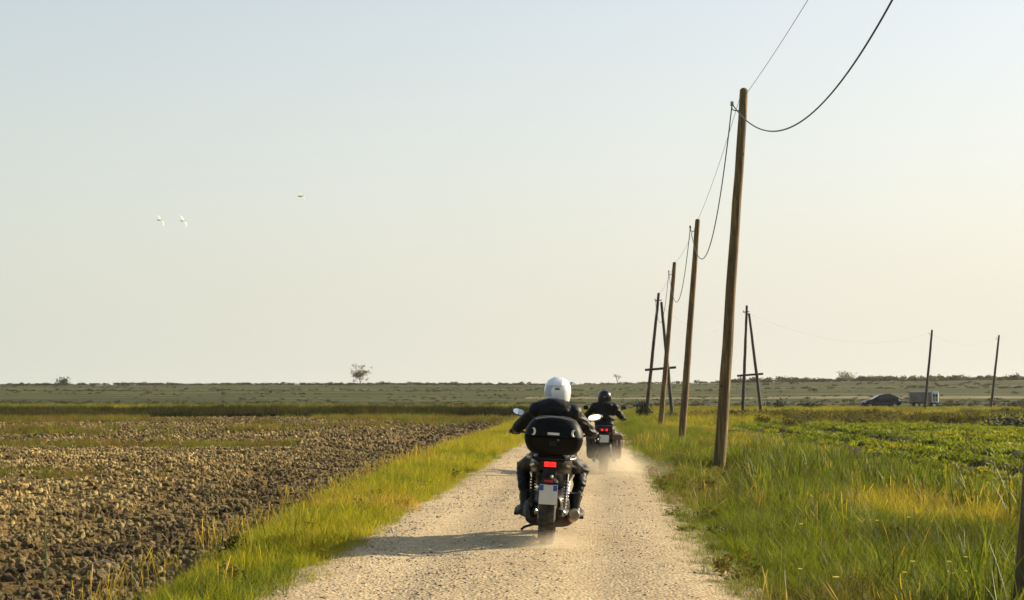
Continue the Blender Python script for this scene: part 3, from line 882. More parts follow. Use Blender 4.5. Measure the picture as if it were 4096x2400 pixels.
span('wire', A1[0], A2[0], 1.5, .005, 'cable', 'faint wire sagging between the two A-frame poles', 'wire', GW)
span('wire', A2[0], P4[0], 1.5, .006, 'cable', 'faint wire sagging from the right A-frame to the far pole by the truck', 'wire', GW)
span('wire', P4[0], P5[0], .9, .006, 'cable', 'faint wire between the two far poles on the right', 'wire', GW)

# ------------------------------------------------------------------ riders
def capsule(mb, a, b, ra, rb, n=14):
    a, b = Vector(a), Vector(b)
    mb.ell(a, (ra,) * 3, n, 8); mb.ell(b, (rb,) * 3, n, 8)
    mb.tube([a, a.lerp(b, .5), b], [ra, (ra + rb) / 2, rb], n)

def rider(name, label, loc, lean, J, top_mat, helmet_mat, wrinkle):
    t = thing(name, label, 'person', loc, (0, lean, 0))
    mb = MB()
    pel, ch, nk, hd = Vector(J['pelvis']), Vector(J['chest']), Vector(J['neck']), Vector(J['head'])
    wd = J['wide']
    mb.ell(pel, (.185 * wd, .15, .13)); mb.ell(pel + Vector((0, .02, .10)), (.175 * wd, .145, .14))
    mid = pel.lerp(ch, .55); mb.ell(mid, (.19 * wd, .135, .20)); mb.ell(ch, (.205 * wd, .135, .19))
    mb.ell(ch + Vector((0, -.03, .08)), (.19 * wd, .12, .13))
    capsule(mb, ch + Vector((0, 0, .12)), nk, .10, .075); capsule(mb, nk, hd, .06, .06)
    mb.ell(hd + Vector((0, .01, .02)), (.076, .095, .115)); mb.ell(hd + Vector((0, .105, -.01)), (.013, .022, .022))
    for s in (-1, 1):
        sh = ch + Vector((s * .172 * wd, 0, .085)); el = Vector((s * J['elbow'][0], J['elbow'][1], J['elbow'][2])); ha = Vector((s * J['hand'][0], J['hand'][1], J['hand'][2]))
        mb.ell(sh, (.095, .095, .09)); capsule(mb, ch + Vector((s * .07, 0, .12)), sh, .095, .085)
        capsule(mb, sh, el, .078, .062)
        wr = el.lerp(ha, .80); capsule(mb, el, wr, .062, .042)
        pc = ha + Vector((-s * .0, -.035, .022)); capsule(mb, wr, pc, .036, .034)
        mb.ell(pc, (.046, .045, .020))                                  # palm lying over the grip
        for q, (dx, ln) in enumerate(((-.034, .9), (-.012, 1.0), (.012, .97), (.033, .8))):   # four fingers closed round the grip
            x = ha.x + s * dx
            ch_ = [(x, ha.y - .01, ha.z + .034), (x, ha.y + .028 * ln, ha.z + .024), (x, ha.y + .036 * ln, ha.z - .010), (x, ha.y + .012, ha.z - .032 * ln)]
            for u in range(3): capsule(mb, ch_[u], ch_[u + 1], .0105, .0095, 8)
        tx = ha.x - s * .048
        for u, w in (((tx, ha.y - .03, ha.z + .012), (tx - s * .006, ha.y - .012, ha.z - .022)), ((tx - s * .006, ha.y - .012, ha.z - .022), (tx + s * .004, ha.y + .016, ha.z - .028))):
            capsule(mb, u, w, .012, .010, 8)
        hp = pel + Vector((s * .105, .03, -.02)); kn = Vector((s * J['knee'][0], J['knee'][1], J['knee'][2])); an = Vector((s * J['ankle'][0], J['ankle'][1], J['ankle'][2]))
        capsule(mb, hp, hp.lerp(kn, .5), .105, .092); capsule(mb, hp.lerp(kn, .5), kn, .092, .072)
        cf = kn.lerp(an, .38) + Vector((0, -.025, 0)); capsule(mb, kn, cf, .070, .068); capsule(mb, cf, an, .066, .05)
        to = an + Vector((s * .02, .15, -.045)); capsule(mb, an + Vector((0, -.03, -.04)), to, .042, .036)
    me = mb.mesh('body_cage', M['trousers'], False)
    tmp = bpy.data.objects.new('body_cage', me); COL.objects.link(tmp)
    md = tmp.modifiers.new('fuse', 'REMESH'); md.mode = 'VOXEL'; md.voxel_size = .0085
    sm = tmp.modifiers.new('soften', 'SMOOTH'); sm.iterations = 5; sm.factor = .5
    dg = bpy.context.evaluated_depsgraph_get()
    body = bpy.data.meshes.new_from_object(tmp.evaluated_get(dg)); body.name = 'body'
    bpy.data.objects.remove(tmp, do_unlink=True)
    n = len(body.vertices); co = np.empty(n * 3); body.vertices.foreach_get('co', co); co = co.reshape(-1, 3)
    no = np.empty(n * 3); body.vertices.foreach_get('normal', no); no = no.reshape(-1, 3)
    # cloth folds
    f1 = fbm(co[:, 0] * 9 + co[:, 1] * 4, co[:, 2] * 16 + co[:, 1] * 9, 91, 3) - .5
    f2 = 1 - np.abs(2 * vnoise(co[:, 0] * 7 + 3 * co[:, 1], co[:, 2] * 19 + 5 * co[:, 0], 95) - 1)
    handd = np.minimum(np.linalg.norm(co - np.array([J['hand'][0], J['hand'][1], J['hand'][2]]), axis=1), np.linalg.norm(co - np.array([-J['hand'][0], J['hand'][1], J['hand'][2]]), axis=1))
    headd = np.linalg.norm(co - np.array(hd), axis=1)
    w = np.clip((handd - .1) / .1, 0, 1) * np.clip((headd - .15) / .05, 0, 1)
    co = co + no * (w * wrinkle * (f1 * 1.2 + f2 * .8 - .3))[:, None]
    body.vertices.foreach_set('co', co.ravel())
    for m in (M['trousers'], M[top_mat], M['glove'], M['skin']): body.materials.append(m)
    np_ = len(body.polygons); pc = np.empty(np_ * 3); body.polygons.foreach_get('center', pc); pc = pc.reshape(-1, 3)
    mi = np.zeros(np_, np.int32)
    waist = pel[2] + .02 + .05 * (np.abs(pc[:, 1] - pel[1]) > .3)
    hand_d = np.minimum(np.linalg.norm(pc - np.array(J['hand']), axis=1), np.linalg.norm(pc - np.array([-J['hand'][0], J['hand'][1], J['hand'][2]]), axis=1))
    upper = (pc[:, 2] > waist) | (np.abs(pc[:, 0]) > .99)
    mi[upper] = 1; mi[hand_d < .115] = 2
    mi[(pc[:, 2] > nk[2] + .035) & (np.abs(pc[:, 0]) < .13)] = 3
    mi[(pc[:, 2] < waist)] = 0
    mi[(hand_d < .115)] = 2
    body.polygons.foreach_set('material_index', mi)
    body.polygons.foreach_set('use_smooth', [True] * np_)
    bo = bpy.data.objects.new('body', body); COL.objects.link(bo); bo.parent = t
    # boots
    for s in (-1, 1):
        an = Vector((s * J['ankle'][0], J['ankle'][1], J['ankle'][2])); b = MB()
        b.tube([an + Vector((0, -.03, .16)), an + Vector((0, -.02, .06)), an + Vector((0, -.03, -.03))], [.068, .060, .058], 14)
        b.sq([(an.y - .085, an.x, an.z - .05, .030, .035, 2.5), (an.y - .05, an.x, an.z - .045, .045, .05, 2.5), (an.y + .05, an.x + s * .006, an.z - .05, .050, .048, 2.5), (an.y + .14, an.x + s * .018, an.z - .062, .050, .036, 2.5), (an.y + .195, an.x + s * .022, an.z - .07, .030, .022, 2.5)], 16)
        bt = b.build('boot', M['boot'], t)
        b2 = MB().sq([(an.y - .09, an.x, an.z - .10, .035, .014, 4), (an.y + .05, an.x + s * .006, an.z - .103, .054, .014, 4), (an.y + .19, an.x + s * .02, an.z - .098, .038, .010, 4)], 14)
        b2.build('sole', M['rubber'], bt)
    # collar and helmet
    MB().lathe([(.085, 0), (.092, .035), (.088, .07), (.078, .075)], nk + Vector((0, -.012, -.045)), 'z', 20).build('collar', M[top_mat], t)
    hm = MB(); c = hd + Vector((0, .015, .015))
    HS = 1.05
    rows = [(-.148, .098, .118, .02), (-.125, .116, .142, .015), (-.07, .130, .158, .005), (0, .136, .163, 0), (.06, .127, .152, -.004), (.105, .100, .120, -.008), (.132, .060, .074, -.01), (.141, .012, .016, -.01)]
    hm.rings([[(c.x + HS * rx * math.cos(2 * math.pi * k / 28), c.y + dy + HS * ry * math.sin(2 * math.pi * k / 28), c.z + HS * z) for k in range(28)] for z, rx, ry, dy in rows], caps=True)
    ho = hm.build('helmet', M[helmet_mat], t, angle=60)
    vz = MB()
    vz.rings([[(c.x + (HS * rx + .004) * math.cos(a), c.y + (HS * ry + .006) * math.sin(a), c.z + HS * z) for a in [R(22 + 136 * k / 14) for k in range(15)]] for z, rx, ry in ((-.055, .131, .160), (-.02, .136, .163), (.02, .134, .161), (.045, .130, .156))], closed=False, caps=False)
    vz.build('visor', M['visor'], ho)
    MB().lathe([(.099, 0), (.112, .0), (.114, .022), (.104, .024)], c + Vector((0, .018, -.152)), 'z', 24).build('neck_trim', M['black_plastic'], ho)
    return t, c, ho

R1_LOC = Vector((-.485, 16.47, 0)); R1_LOC.z = float(road_z(R1_LOC.x, R1_LOC.y))
R1_LEAN = R(3.4)
J1 = dict(pelvis=(0, .42, .86), chest=(0, .56, 1.24), neck=(0, .62, 1.41), head=(.012, .70, 1.525), elbow=(.375, .78, 1.135), hand=(.43, 1.06, 1.085), knee=(.315, .90, .72), ankle=(.255, .66, .33), wide=1.08)
t, c, ho = rider('person', 'person in a black jacket and white helmet riding the nearer motorcycle', R1_LOC, R1_LEAN, J1, 'fabric_black', 'helmet_white', .016)
# helmet details of the white helmet: rear spoiler, vents, grey side graphics, collar buckle
MB().sq([(c.y - .182, c.x, c.z + .058, .05, .008, 3), (c.y - .148, c.x, c.z + .090, .062, .014, 3), (c.y - .06, c.x, c.z + .136, .05, .012, 3)], 14).build('vent', M['helmet_white'], ho)
MB().box((c.x + .0, c.y - .169, c.z + .02), (.05, .012, .016), bevel=.004).build('vent', M['black_plastic'], ho)
g = MB()
for s in (-1,):
    g.rings([[(c.x + (1.05 * rx + .0025) * math.cos(a), c.y + (1.05 * ry + .0025) * math.sin(a), c.z + 1.05 * z) for a in [R(a0 + (a1 - a0) * k / 8) for k in range(9)]] for z, rx, ry, a0, a1 in ((-.06, .131, .159, 205, 245), (-.01, .1362, .163, 200, 240), (.05, .1295, .155, 212, 250), (.09, .109, .131, 226, 258))], closed=False, caps=False)
g.build('graphic', M['helmet_grey'], ho)
MB().box((c.x - .105, c.y - .075, c.z - .115), (.05, .07, .05), bevel=.016).build('communicator', M['black_plastic'], ho)

R2_LOC = Vector((.19, 33.0, 0)); R2_LOC.z = float(road_z(R2_LOC.x, R2_LOC.y))
R2_LEAN = R(1.2)
J2 = dict(pelvis=(0, .44, .82), chest=(0, .52, 1.20), neck=(0, .57, 1.36), head=(0, .62, 1.475), elbow=(.345, .66, 1.11), hand=(.40, .98, 1.04), knee=(.30, .90, .66), ankle=(.26, .84, .34), wide=1.12)
t, c, ho = rider('person', 'person in a black leather jacket and black helmet riding ahead in the dust', R2_LOC, R2_LEAN, J2, 'leather', 'helmet_black', .022)
MB().box((c.x, c.y - .169, c.z + .01), (.06, .012, .02), bevel=.004).build('vent', M['trim_grey'], ho)

# ------------------------------------------------------------------ motorcycles
def tyre(parent, name, y, rad, width, tread_n=34, disc=True, rimr=.62):
    hw = width / 2
    prof = [(rad * rimr, -hw * .72), (rad * .72, -hw * .95), (rad * .86, -hw), (rad * .955, -hw * .80), (rad * .992, -hw * .40), (rad, 0), (rad * .992, hw * .40), (rad * .955, hw * .80), (rad * .86, hw), (rad * .72, hw * .95), (rad * rimr, hw * .72)]
    w = MB().lathe(prof, (0, y, rad), 'x', 44).build(name, M['rubber'], parent)
    tr = MB()
    for k in range(tread_n):                                           # tread blocks in two staggered rows
        for s in (-1, 1):
            a = 2 * math.pi * (k + (.5 if s > 0 else 0)) / tread_n
            tr.box((s * hw * .42, y + (rad + .001) * math.sin(a), rad + (rad + .001) * math.cos(a)), (hw * .62, rad * .11, .012), rot=(-a, 0, s * .35))
    tr.build('tread', M['rubber'], w)
    rim = MB().lathe([(rad * .60, -hw * .7), (rad * .63, -hw * .72), (rad * .56, -hw * .35), (rad * .56, hw * .35), (rad * .63, hw * .72), (rad * .60, hw * .7)], (0, y, rad), 'x', 36)
    for k in range(5):
        a = 2 * math.pi * k / 5
        rim.tube([(0, y + .03 * math.sin(a), rad + .03 * math.cos(a)), (0, y + rad * .57 * math.sin(a), rad + rad * .57 * math.cos(a))], [.022, .016], 8)
    rim.lathe([(.035, -hw * .9), (.045, -hw * .5), (.045, hw * .5), (.035, hw * .9)], (0, y, rad), 'x', 16, caps=True)
    rim.build('rim', M['engine_grey'], w)
    if disc:
        MB().lathe([(.05, -hw - .012), (.115, -hw - .012), (.115, -hw - .018), (.05, -hw - .018)], (0, y, rad), 'x', 28).build('brake_disc', M['steel'], w)
    return w

def mirror(parent, s, stem0, c, size, glass, tilt=(0, 0, 0), body='black_plastic'):
    mb = MB(); mb.sq([(c[1] - .022, 0, 0, size[0] * .92, size[1] * .92, 2.6), (c[1], 0, 0, size[0], size[1], 2.6), (c[1] + .03, 0, 0, size[0] * .85, size[1] * .8, 2.4), (c[1] + .055, 0, 0, size[0] * .4, size[1] * .35, 2)], 20)
    Rm = Euler(tilt).to_matrix()
    mb.v = [tuple(Vector(c) + Rm @ Vector((p[0], p[1] - c[1], p[2]))) for p in mb.v]
    m = mb.build('mirror', M[body], parent)
    MB().tube([stem0, Vector(stem0).lerp(Vector(c), .5) + Vector((0, .03, .02)), Vector(c) + Vector((-s * size[0] * .5, .03, -size[1] * .3))], .008, 8).build('mirror_stem', M['black_plastic'], m)
    gm = MB(); gm.sq([(c[1] - .0265, 0, 0, size[0] * .84, size[1] * .82, 2.6), (c[1] - .0235, 0, 0, size[0] * .86, size[1] * .84, 2.6)], 20)
    gm.v = [tuple(Vector(c) + Rm @ Vector((p[0], p[1] - c[1], p[2]))) for p in gm.v]
    gm.build('mirror_glass', M[glass], m)
    return m

# --- nearer bike: black maxi scooter with a top case
b1 = thing('motorcycle', 'black touring motorcycle with a big rear top case, nearest on the gravel track', 'motorcycle', R1_LOC, (0, R1_LEAN, 0))
tyre(b1, 'rear_wheel', 0, .315, .168)
tyre(b1, 'front_wheel', 1.52, .31, .12)
h = MB()
ring = []
for k in range(9):
    a = R(-35 + 75 * k / 8)
    ring.append([(x, -.335 * math.sin(a) * 1.0, .315 + .345 * math.cos(a) + dz) for x, dz in ((-.088, -.03), (-.06, 0), (0, .012), (.06, 0), (.088, -.03), (.06, -.012), (0, 0), (-.06, -.012))])
h.rings(ring); h.build('rear_fender', M['black_plastic'], b1)
fr = MB()
for k in range(9):
    a = R(-70 + 130 * k / 8)
    fr_ring = [(x, 1.52 + .34 * math.sin(a), .31 + .345 * math.cos(a) + dz) for x, dz in ((-.075, -.03), (0, .012), (.075, -.03), (0, 0))]
    ring = [fr_ring] if k == 0 else ring + [fr_ring]
fr.rings(ring); fr.build('front_fender', M['black_paint'], b1)
sw = MB()
for s in (-1, 1):
    sw.tube([(s * .115, 0, .315), (s * .125, .3, .33), (s * .12, .55, .36)], [.036, .034, .04], 10)
sw.build('swingarm', M['engine_grey'], b1)
for s in (-1, 1):
    MB().lathe([(.012, 0), (.034, .004), (.034, .022), (.02, .036)], (s * .14, -.01, .315), 'x', 14, caps=True).build('axle_nut', M['steel'], b1)
    sk = MB().tube([(s * .165, .02, .36), (s * .175, .16, .70)], .016, 10).build('shock_absorber', M['steel'] if s > 0 else M['engine_grey'], b1)
    cp = []
    for k in range(90):
        a = k * .62; f = k / 89; p = Vector((s * .166, .03, .40)).lerp(Vector((s * .174, .14, .65)), f)
        cp.append((p.x + .03 * math.cos(a), p.y + .03 * math.sin(a), p.z))
    MB().tube(cp, .006, 5).build('spring', M['chrome'] if s > 0 else M['black_plastic'], sk)
MB().sq([(.28, 0, .36, .12, .11, 3), (.45, 0, .34, .20, .17, 3), (.75, 0, .33, .235, .19, 3), (1.05, 0, .36, .20, .17, 3), (1.18, 0, .42, .12, .12, 3)], 22).build('engine', M['engine_grey'], b1)
bd = MB().sq([(.22, 0, .27, .11, .075, 3), (.36, 0, .245, .235, .105, 3.2), (.7, 0, .22, .255, .105, 3.2), (1.1, 0, .24, .21, .10, 3), (1.24, 0, .30, .10, .06, 2.5)], 22)
bd.build('belly_fairing', M['dusty_black'], b1)
for s in (-1, 1):
    MB().sq([(.30, s * .27, .285, .035, .025, 3), (.42, s * .295, .275, .065, .032, 3), (.78, s * .30, .275, .07, .032, 3), (1.0, s * .275, .30, .05, .03, 3), (1.08, s * .26, .34, .025, .03, 3)], 16).build('footboard', M['dusty_black'], b1)
    MB().box((s * .335, .40, .255), (.05, .06, .03), bevel=.008).build('foot_peg', M['black_plastic'], b1)
tc = MB().sq([(-.20, 0, .795, .11, .055, 3), (-.16, 0, .80, .145, .085, 3), (0, 0, .80, .19, .11, 3), (.25, 0, .78, .215, .13, 3), (.6, 0, .68, .20, .16, 3), (.78, 0, .6, .12, .12, 3)], 24)
tc.build('tail_cowl', M['black_paint'], b1)
MB().sq([(-.02, 0, .885, .12, .03, 3), (.10, 0, .90, .155, .045, 3), (.27, 0, .885, .16, .05, 3), (.30, 0, .86, .165, .05, 3), (.48, 0, .80, .165, .05, 3), (.72, 0, .82, .12, .05, 3), (.80, 0, .84, .06, .03, 3)], 22).build('seat', M['seat'], b1)
MB().sq([(.80, 0, .70, .10, .16, 2.6), (.98, 0, .72, .17, .22, 2.8), (1.12, 0, .78, .235, .26, 2.8), (1.32, 0, .80, .255, .24, 2.8), (1.50, 0, .80, .20, .17, 2.6), (1.66, 0, .80, .09, .08, 2.4)], 24).build('front_fairing', M['black_paint'], b1)
wsr = []
for k in range(7):
    f = k / 6; z = 1.0 + .34 * f; hw = .21 - .05 * f * f
    wsr.append([(hw * math.sin(R(-70 + 140 * j / 10)) / math.sin(R(70)), 1.36 - .10 * f + .09 * math.cos(R(-70 + 140 * j / 10)), z) for j in range(11)])
ws = MB().rings(wsr, caps=False, closed=False); ws.build('windscreen', M['visor'], b1)
hb = MB().tube([(-.47, 1.05, 1.085), (-.36, 1.08, 1.085), (-.2, 1.15, 1.05), (0, 1.18, 1.03), (.2, 1.15, 1.05), (.36, 1.08, 1.085), (.47, 1.05, 1.085)], .013, 10).build('handlebar', M['black_plastic'], b1)
for s in (-1, 1):
    MB().tube([(s * .365, 1.078, 1.085), (s * .485, 1.045, 1.085)], .018, 12).build('grip', M['rubber'], hb)
    MB().tube([(s * .33, 1.13, 1.075), (s * .40, 1.16, 1.07), (s * .50, 1.125, 1.065)], [.008, .007, .008], 8).build('brake_lever', M['steel'], hb)
    lg = MB().tube([(s * .09, 1.2, 1.0), (s * .085, 1.46, .45), (s * .085, 1.52, .31)], [.026, .026, .03], 12).build('fork_leg', M['engine_grey'], b1)
mirror(b1, -1, (-.30, 1.16, 1.10), (-.405, 1.22, 1.285), (.085, .038), 'glass', (R(-12), R(14), R(12)))
mirror(b1, 1, (.30, 1.16, 1.10), (.425, 1.22, 1.275), (.085, .038), 'glass', (R(-10), R(-12), R(-14)))
# top case: shell, lid, trim line, latch, emblem strip, two crescent reflectors, key lock
case = thing('top_case', None, None); case.parent = b1; case.location = (.02, -.15, .905)
def case_ring(z, hw, y0, y1, e=3.4, n=32):
    out = []
    for k in range(n):
        a = 2 * math.pi * k / n; ca, sa = math.cos(a), math.sin(a)
        out.append((hw * math.copysign(abs(ca) ** (2 / e), ca), (y0 + y1) / 2 + (y1 - y0) / 2 * math.copysign(abs(sa) ** (2 / e), sa), z))
    return out
MB().rings([case_ring(0, .19, -.15, .17), case_ring(.012, .225, -.185, .2), case_ring(.05, .262, -.205, .215), case_ring(.11, .287, -.225, .22), case_ring(.165, .296, -.235, .222), case_ring(.172, .288, -.228, .216)]).build('case_shell', M['case_black'], case, angle=50)
MB().rings([case_ring(.174, .288, -.228, .216), case_ring(.180, .297, -.237, .222), case_ring(.235, .285, -.228, .215), case_ring(.295, .255, -.205, .198), case_ring(.345, .215, -.172, .172), case_ring(.372, .165, -.125, .135), case_ring(.383, .09, -.06, .08)]).build('case_lid', M['case_black'], case, angle=50)
MB().tube([(-.185 + .37 * k / 14, -.17 - .012 * math.sin(math.pi * k / 14) - .008, .345 + .030 * math.sin(math.pi * k / 14)) for k in range(15)], .006, 8).build('chrome_strip', M['steel'], case)
MB().box((0, -.238, .208), (.118, .012, .024), bevel=.004).build('emblem_strip', M['emblem'], case)
for s in (-1, 1):
    cr = []
    for k in range(9):
        a = R(70 + 220 * k / 8)
        cr.append((s * (.205 - .020 * math.cos(a) * -1), -.232 + .004, .222 + .032 * math.sin(a)))
    MB().tube(cr, [.004, .007, .010, .011, .011, .011, .010, .007, .004], 8).build('reflector', M['emblem'], case)
MB().box((0, -.232, .115), (.07, .02, .05), bevel=.008).build('latch', M['black_plastic'], case)
MB().lathe([(.004, 0), (.012, 0), (.012, -.008), (.004, -.009)], (.05, -.232, .15), 'y', 12, caps=True).build('key_lock', M['trim_grey'], case)
rk = MB()
for s in (-1, 1):
    rk.tube([(s * .17, -.20, .86), (s * .20, -.05, .885), (s * .215, .2, .87), (s * .2, .34, .82)], .014, 8)
rk.tube([(-.17, -.20, .86), (-.08, -.26, .865), (.08, -.26, .865), (.17, -.20, .86)], .014, 8)
rk.box((0, -.08, .888), (.26, .22, .02), bevel=.006)
rk.build('luggage_rack', M['black_plastic'], b1)
for s in (-1, 1):
    MB().tube([(s * .215, .26, .86), (s * .245, .1, .875), (s * .235, -.1, .865), (s * .19, -.19, .86)], .014, 10).build('grab_rail', M['steel'], b1)
    ind = MB().box((s * .175, -.20, .795), (.06, .05, .035), bevel=.012, rot=(0, s * .5, 0)).build('indicator', M['black_plastic'], b1)
    MB().box((s * .178, -.228, .795), (.046, .010, .024), bevel=.005, rot=(0, s * .5, 0)).build('indicator_lens', M['amber'] if s > 0 else M['emblem'], ind)
tl = MB().box((0, -.20, .805), (.15, .04, .078), bevel=.014).build('tail_light', M['black_plastic'], b1)
MB().box((-.031, -.223, .805), (.058, .012, .052), bevel=.005).build('lens', M['red_lens'], tl)
MB().box((.031, -.223, .805), (.058, .012, .052), bevel=.005).build('lens', M['red_lens'], tl)
pb = MB(); pb.box((0, -.21, .70), (.13, .03, .14), bevel=.01); pb.box((0, -.375, .525), (.186, .012, .225), rot=(R(-8), 0, 0), bevel=.004); pb.tube([(0, -.20, .68), (0, -.30, .66), (0, -.365, .60)], .03, 8); pb.box((0, -.33, .655), (.12, .10, .035), rot=(R(8), 0, 0), bevel=.01); pb.box((0, -.225, .64), (.05, .06, .03), bevel=.01)
pb.build('plate_holder', M['black_plastic'], b1)
MB().ell((.028, -.36, .69), (.014, .014, .018), 10, 6).build('plate_lamp', M['emblem'], b1)
MB().box((0, -.388, .645), (.088, .016, .026), bevel=.004).build('reflector', M['red_lens_dim'], b1)
pl = MB().box((0, -.385, .515), (.178, .006, .195), rot=(R(-8), 0, 0), bevel=.002).build('licence_plate', M['plate'], b1)
for s in (-1, 1):
    MB().box((s * .068, -.3795, .579), (.040, .004, .055), rot=(R(-8), 0, 0)).build('blue_band', M['plate_blue'], pl)
mf = MB().tube([(.20, .62, .22), (.235, .40, .24), (.245, .33, .26)], [.026, .03, .045], 14)
mf.tube([(.245, .33, .26), (.25, .26, .27), (.262, -.02, .305), (.266, -.14, .32), (.266, -.16, .322)], [.045, .062, .064, .058, .048], 18)
mo = mf.build('muffler', M['muffler'], b1)
MB().tube([(.266, -.158, .322), (.267, -.19, .325)], [.024, .024], 14, caps=False).build('exhaust_tip', M['steel'], mo)
MB().sq([(-.02, .30, .33, .012, .03, 3), (.1, .305, .325, .016, .05, 3), (.24, .30, .31, .012, .035, 3)], 14).build('heat_shield', M['steel'], mo)
MB().sq([(-.02, -.20, .30, .02, .04, 3), (.15, -.21, .31, .05, .075, 3), (.45, -.20, .32, .06, .09, 3), (.6, -.18, .33, .03, .05, 3)], 16).build('gear_case', M['dusty_black'], b1)
MB().tube([(-.10, .55, .16), (-.24, .45, .12), (-.27, .36, .10)], .013, 8).build('side_stand', M['black_plastic'], b1)
hl = MB().sq([(1.64, 0, .82, .08, .05, 2.4), (1.68, 0, .82, .07, .045, 2.4)], 16).build('headlight', M['lamp_clear'], b1)

# --- farther bike: cruiser with brown saddlebags
b2 = thing('motorcycle', 'farther motorcycle with brown saddlebags and two red tail lights in the dust', 'motorcycle', R2_LOC, (0, R2_LEAN, 0))
tyre(b2, 'rear_wheel', 0, .32, .18)
tyre(b2, 'front_wheel', 1.62, .32, .13)
ring = []
for k in range(11):
    a = R(-75 + 145 * k / 10)
    ring.append([(x, .355 * math.sin(a), .32 + .365 * math.cos(a) + dz) for x, dz in ((-.115, -.05), (-.09, -.005), (0, .014), (.09, -.005), (.115, -.05), (.08, -.018), (0, 0), (-.08, -.018))])
MB().rings(ring).build('rear_fender', M['black_paint'], b2)
ring = []
for k in range(9):
    a = R(-80 + 130 * k / 8)
    ring.append([(x, 1.62 + .345 * math.sin(a), .32 + .35 * math.cos(a) + dz) for x, dz in ((-.08, -.03), (0, .012), (.08, -.03), (0, 0))])
MB().rings(ring).build('front_fender', M['black_paint'], b2)
sw = MB()
for s in (-1, 1): sw.tube([(s * .13, 0, .32), (s * .14, .5, .36)], .028, 10)
sw.build('swingarm', M['engine_grey'], b2)
en = MB().sq([(.55, 0, .38, .14, .16, 3), (.75, 0, .38, .19, .2, 3), (1.05, 0, .38, .19, .19, 3), (1.2, 0, .36, .12, .12, 3)], 20)
for s in (-1, 1): en.tube([(s * .08, .85, .45), (s * .20, .82, .62)], .085, 14)
en.build('engine', M['engine_grey'], b2)
MB().sq([(.60, 0, .80, .08, .06, 2.4), (.78, 0, .86, .15, .10, 2.4), (1.0, 0, .89, .16, .11, 2.4), (1.2, 0, .90, .08, .07, 2.4)], 20).build('fuel_tank', M['black_paint'], b2)
MB().sq([(.0, 0, .80, .11, .04, 3), (.15, 0, .83, .14, .05, 3), (.3, 0, .79, .17, .05, 3), (.55, 0, .75, .165, .05, 3), (.72, 0, .79, .09, .04, 3)], 20).build('seat', M['seat'], b2)
for s, mat in ((-1, 'dusty_black'), (1, 'bag_leather')):
    bag = MB().sq([(-.24, s * .255, .50, .075, .20, 3.2), (-.21, s * .26, .50, .095, .245, 3.6), (.22, s * .26, .50, .095, .245, 3.6), (.26, s * .255, .50, .07, .20, 3.2)], 24).build('saddlebag', M[mat], b2)
    if s > 0: bag['label'] = 'brown leather saddlebag on the right'
    MB().sq([(-.26, s * .26, .69, .102, .055, 3.5), (0, s * .262, .72, .106, .05, 3.5), (.26, s * .26, .69, .10, .05, 3.5)], 20).build('flap', M[mat], bag)
    for yy in (-.1, .1):
        MB().box((s * .364, yy, .60), (.008, .035, .22), bevel=.003).build('strap', M['seat'], bag)
    MB().box((s * .26, -.248, .62), (.03, .014, .20), bevel=.004).build('strap', M['steel'] if s > 0 else M['seat'], bag)
tb = MB().box((0, -.14, .845), (.34, .17, .15), bevel=.03).build('tail_box', M['black_plastic'], b2)
for x in (-.045, .045):
    MB().ell((x, -.228, .835), (.027, .018, .024), 14, 8).build('tail_light', M['red_lens'], b2)
MB().box((.11, -.223, .775), (.04, .02, .025), bevel=.006).build('reflector', M['red_lens_dim'], b2)
MB().box((0, -.31, .66), (.20, .014, .17), rot=(R(-10), 0, 0), bevel=.004).build('plate_holder', M['black_plastic'], b2)
MB().box((0, -.322, .66), (.185, .005, .15), rot=(R(-10), 0, 0), bevel=.002).build('licence_plate', M['plate'], b2)
for s in (-1, 1):
    MB().ell((s * .20, -.21, .80), (.03, .025, .025), 12, 6).build('indicator', M['amber'], b2)
    MB().tube([(s * .10, 1.25, .98), (s * .095, 1.55, .5), (s * .09, 1.62, .32)], [.026, .026, .032], 12).build('fork_leg', M['chrome'], b2)
hb = MB().tube([(-.46, .96, 1.04), (-.38, .99, 1.04), (-.22, 1.12, 1.03), (-.1, 1.2, .97), (.1, 1.2, .97), (.22, 1.12, 1.03), (.38, .99, 1.04), (.46, .96, 1.04)], .013, 10).build('handlebar', M['chrome'], b2)
for s in (-1, 1):
    MB().tube([(s * .345, 1.0, 1.04), (s * .465, .958, 1.04)], .018, 12).build('grip', M['rubber'], hb)
mirror(b2, -1, (-.28, 1.1, 1.06), (-.385, 1.12, 1.265), (.058, .050), 'visor', (0, 0, 0))
mirror(b2, 1, (.28, 1.1, 1.06), (.405, 1.12, 1.275), (.062, .040), 'visor', (0, 0, 0))
MB().sq([(1.22, 0, 1.0, .13, .12, 2.6), (1.34, 0, 1.0, .15, .14, 2.6), (1.44, 0, .98, .10, .10, 2.4)], 20).build('front_cowl', M['black_paint'], b2)
for s in (-1, 1):
    mp = MB().tube([(s * .17, .9, .28), (s * .2, .5, .22), (s * .20, .1, .22), (s * .20, -.30, .235)], [.03, .045, .048, .046], 14).build('muffler', M['chrome'], b2)
    MB().tube([(s * .20, -.30, .235), (s * .20, -.32, .236)], [.03, .03], 12).build('exhaust_tip', M['black_plastic'], mp)
    MB().box((s * .27, .92, .26), (.13, .30, .03), bevel=.01).build('footboard', M['black_plastic'], b2)

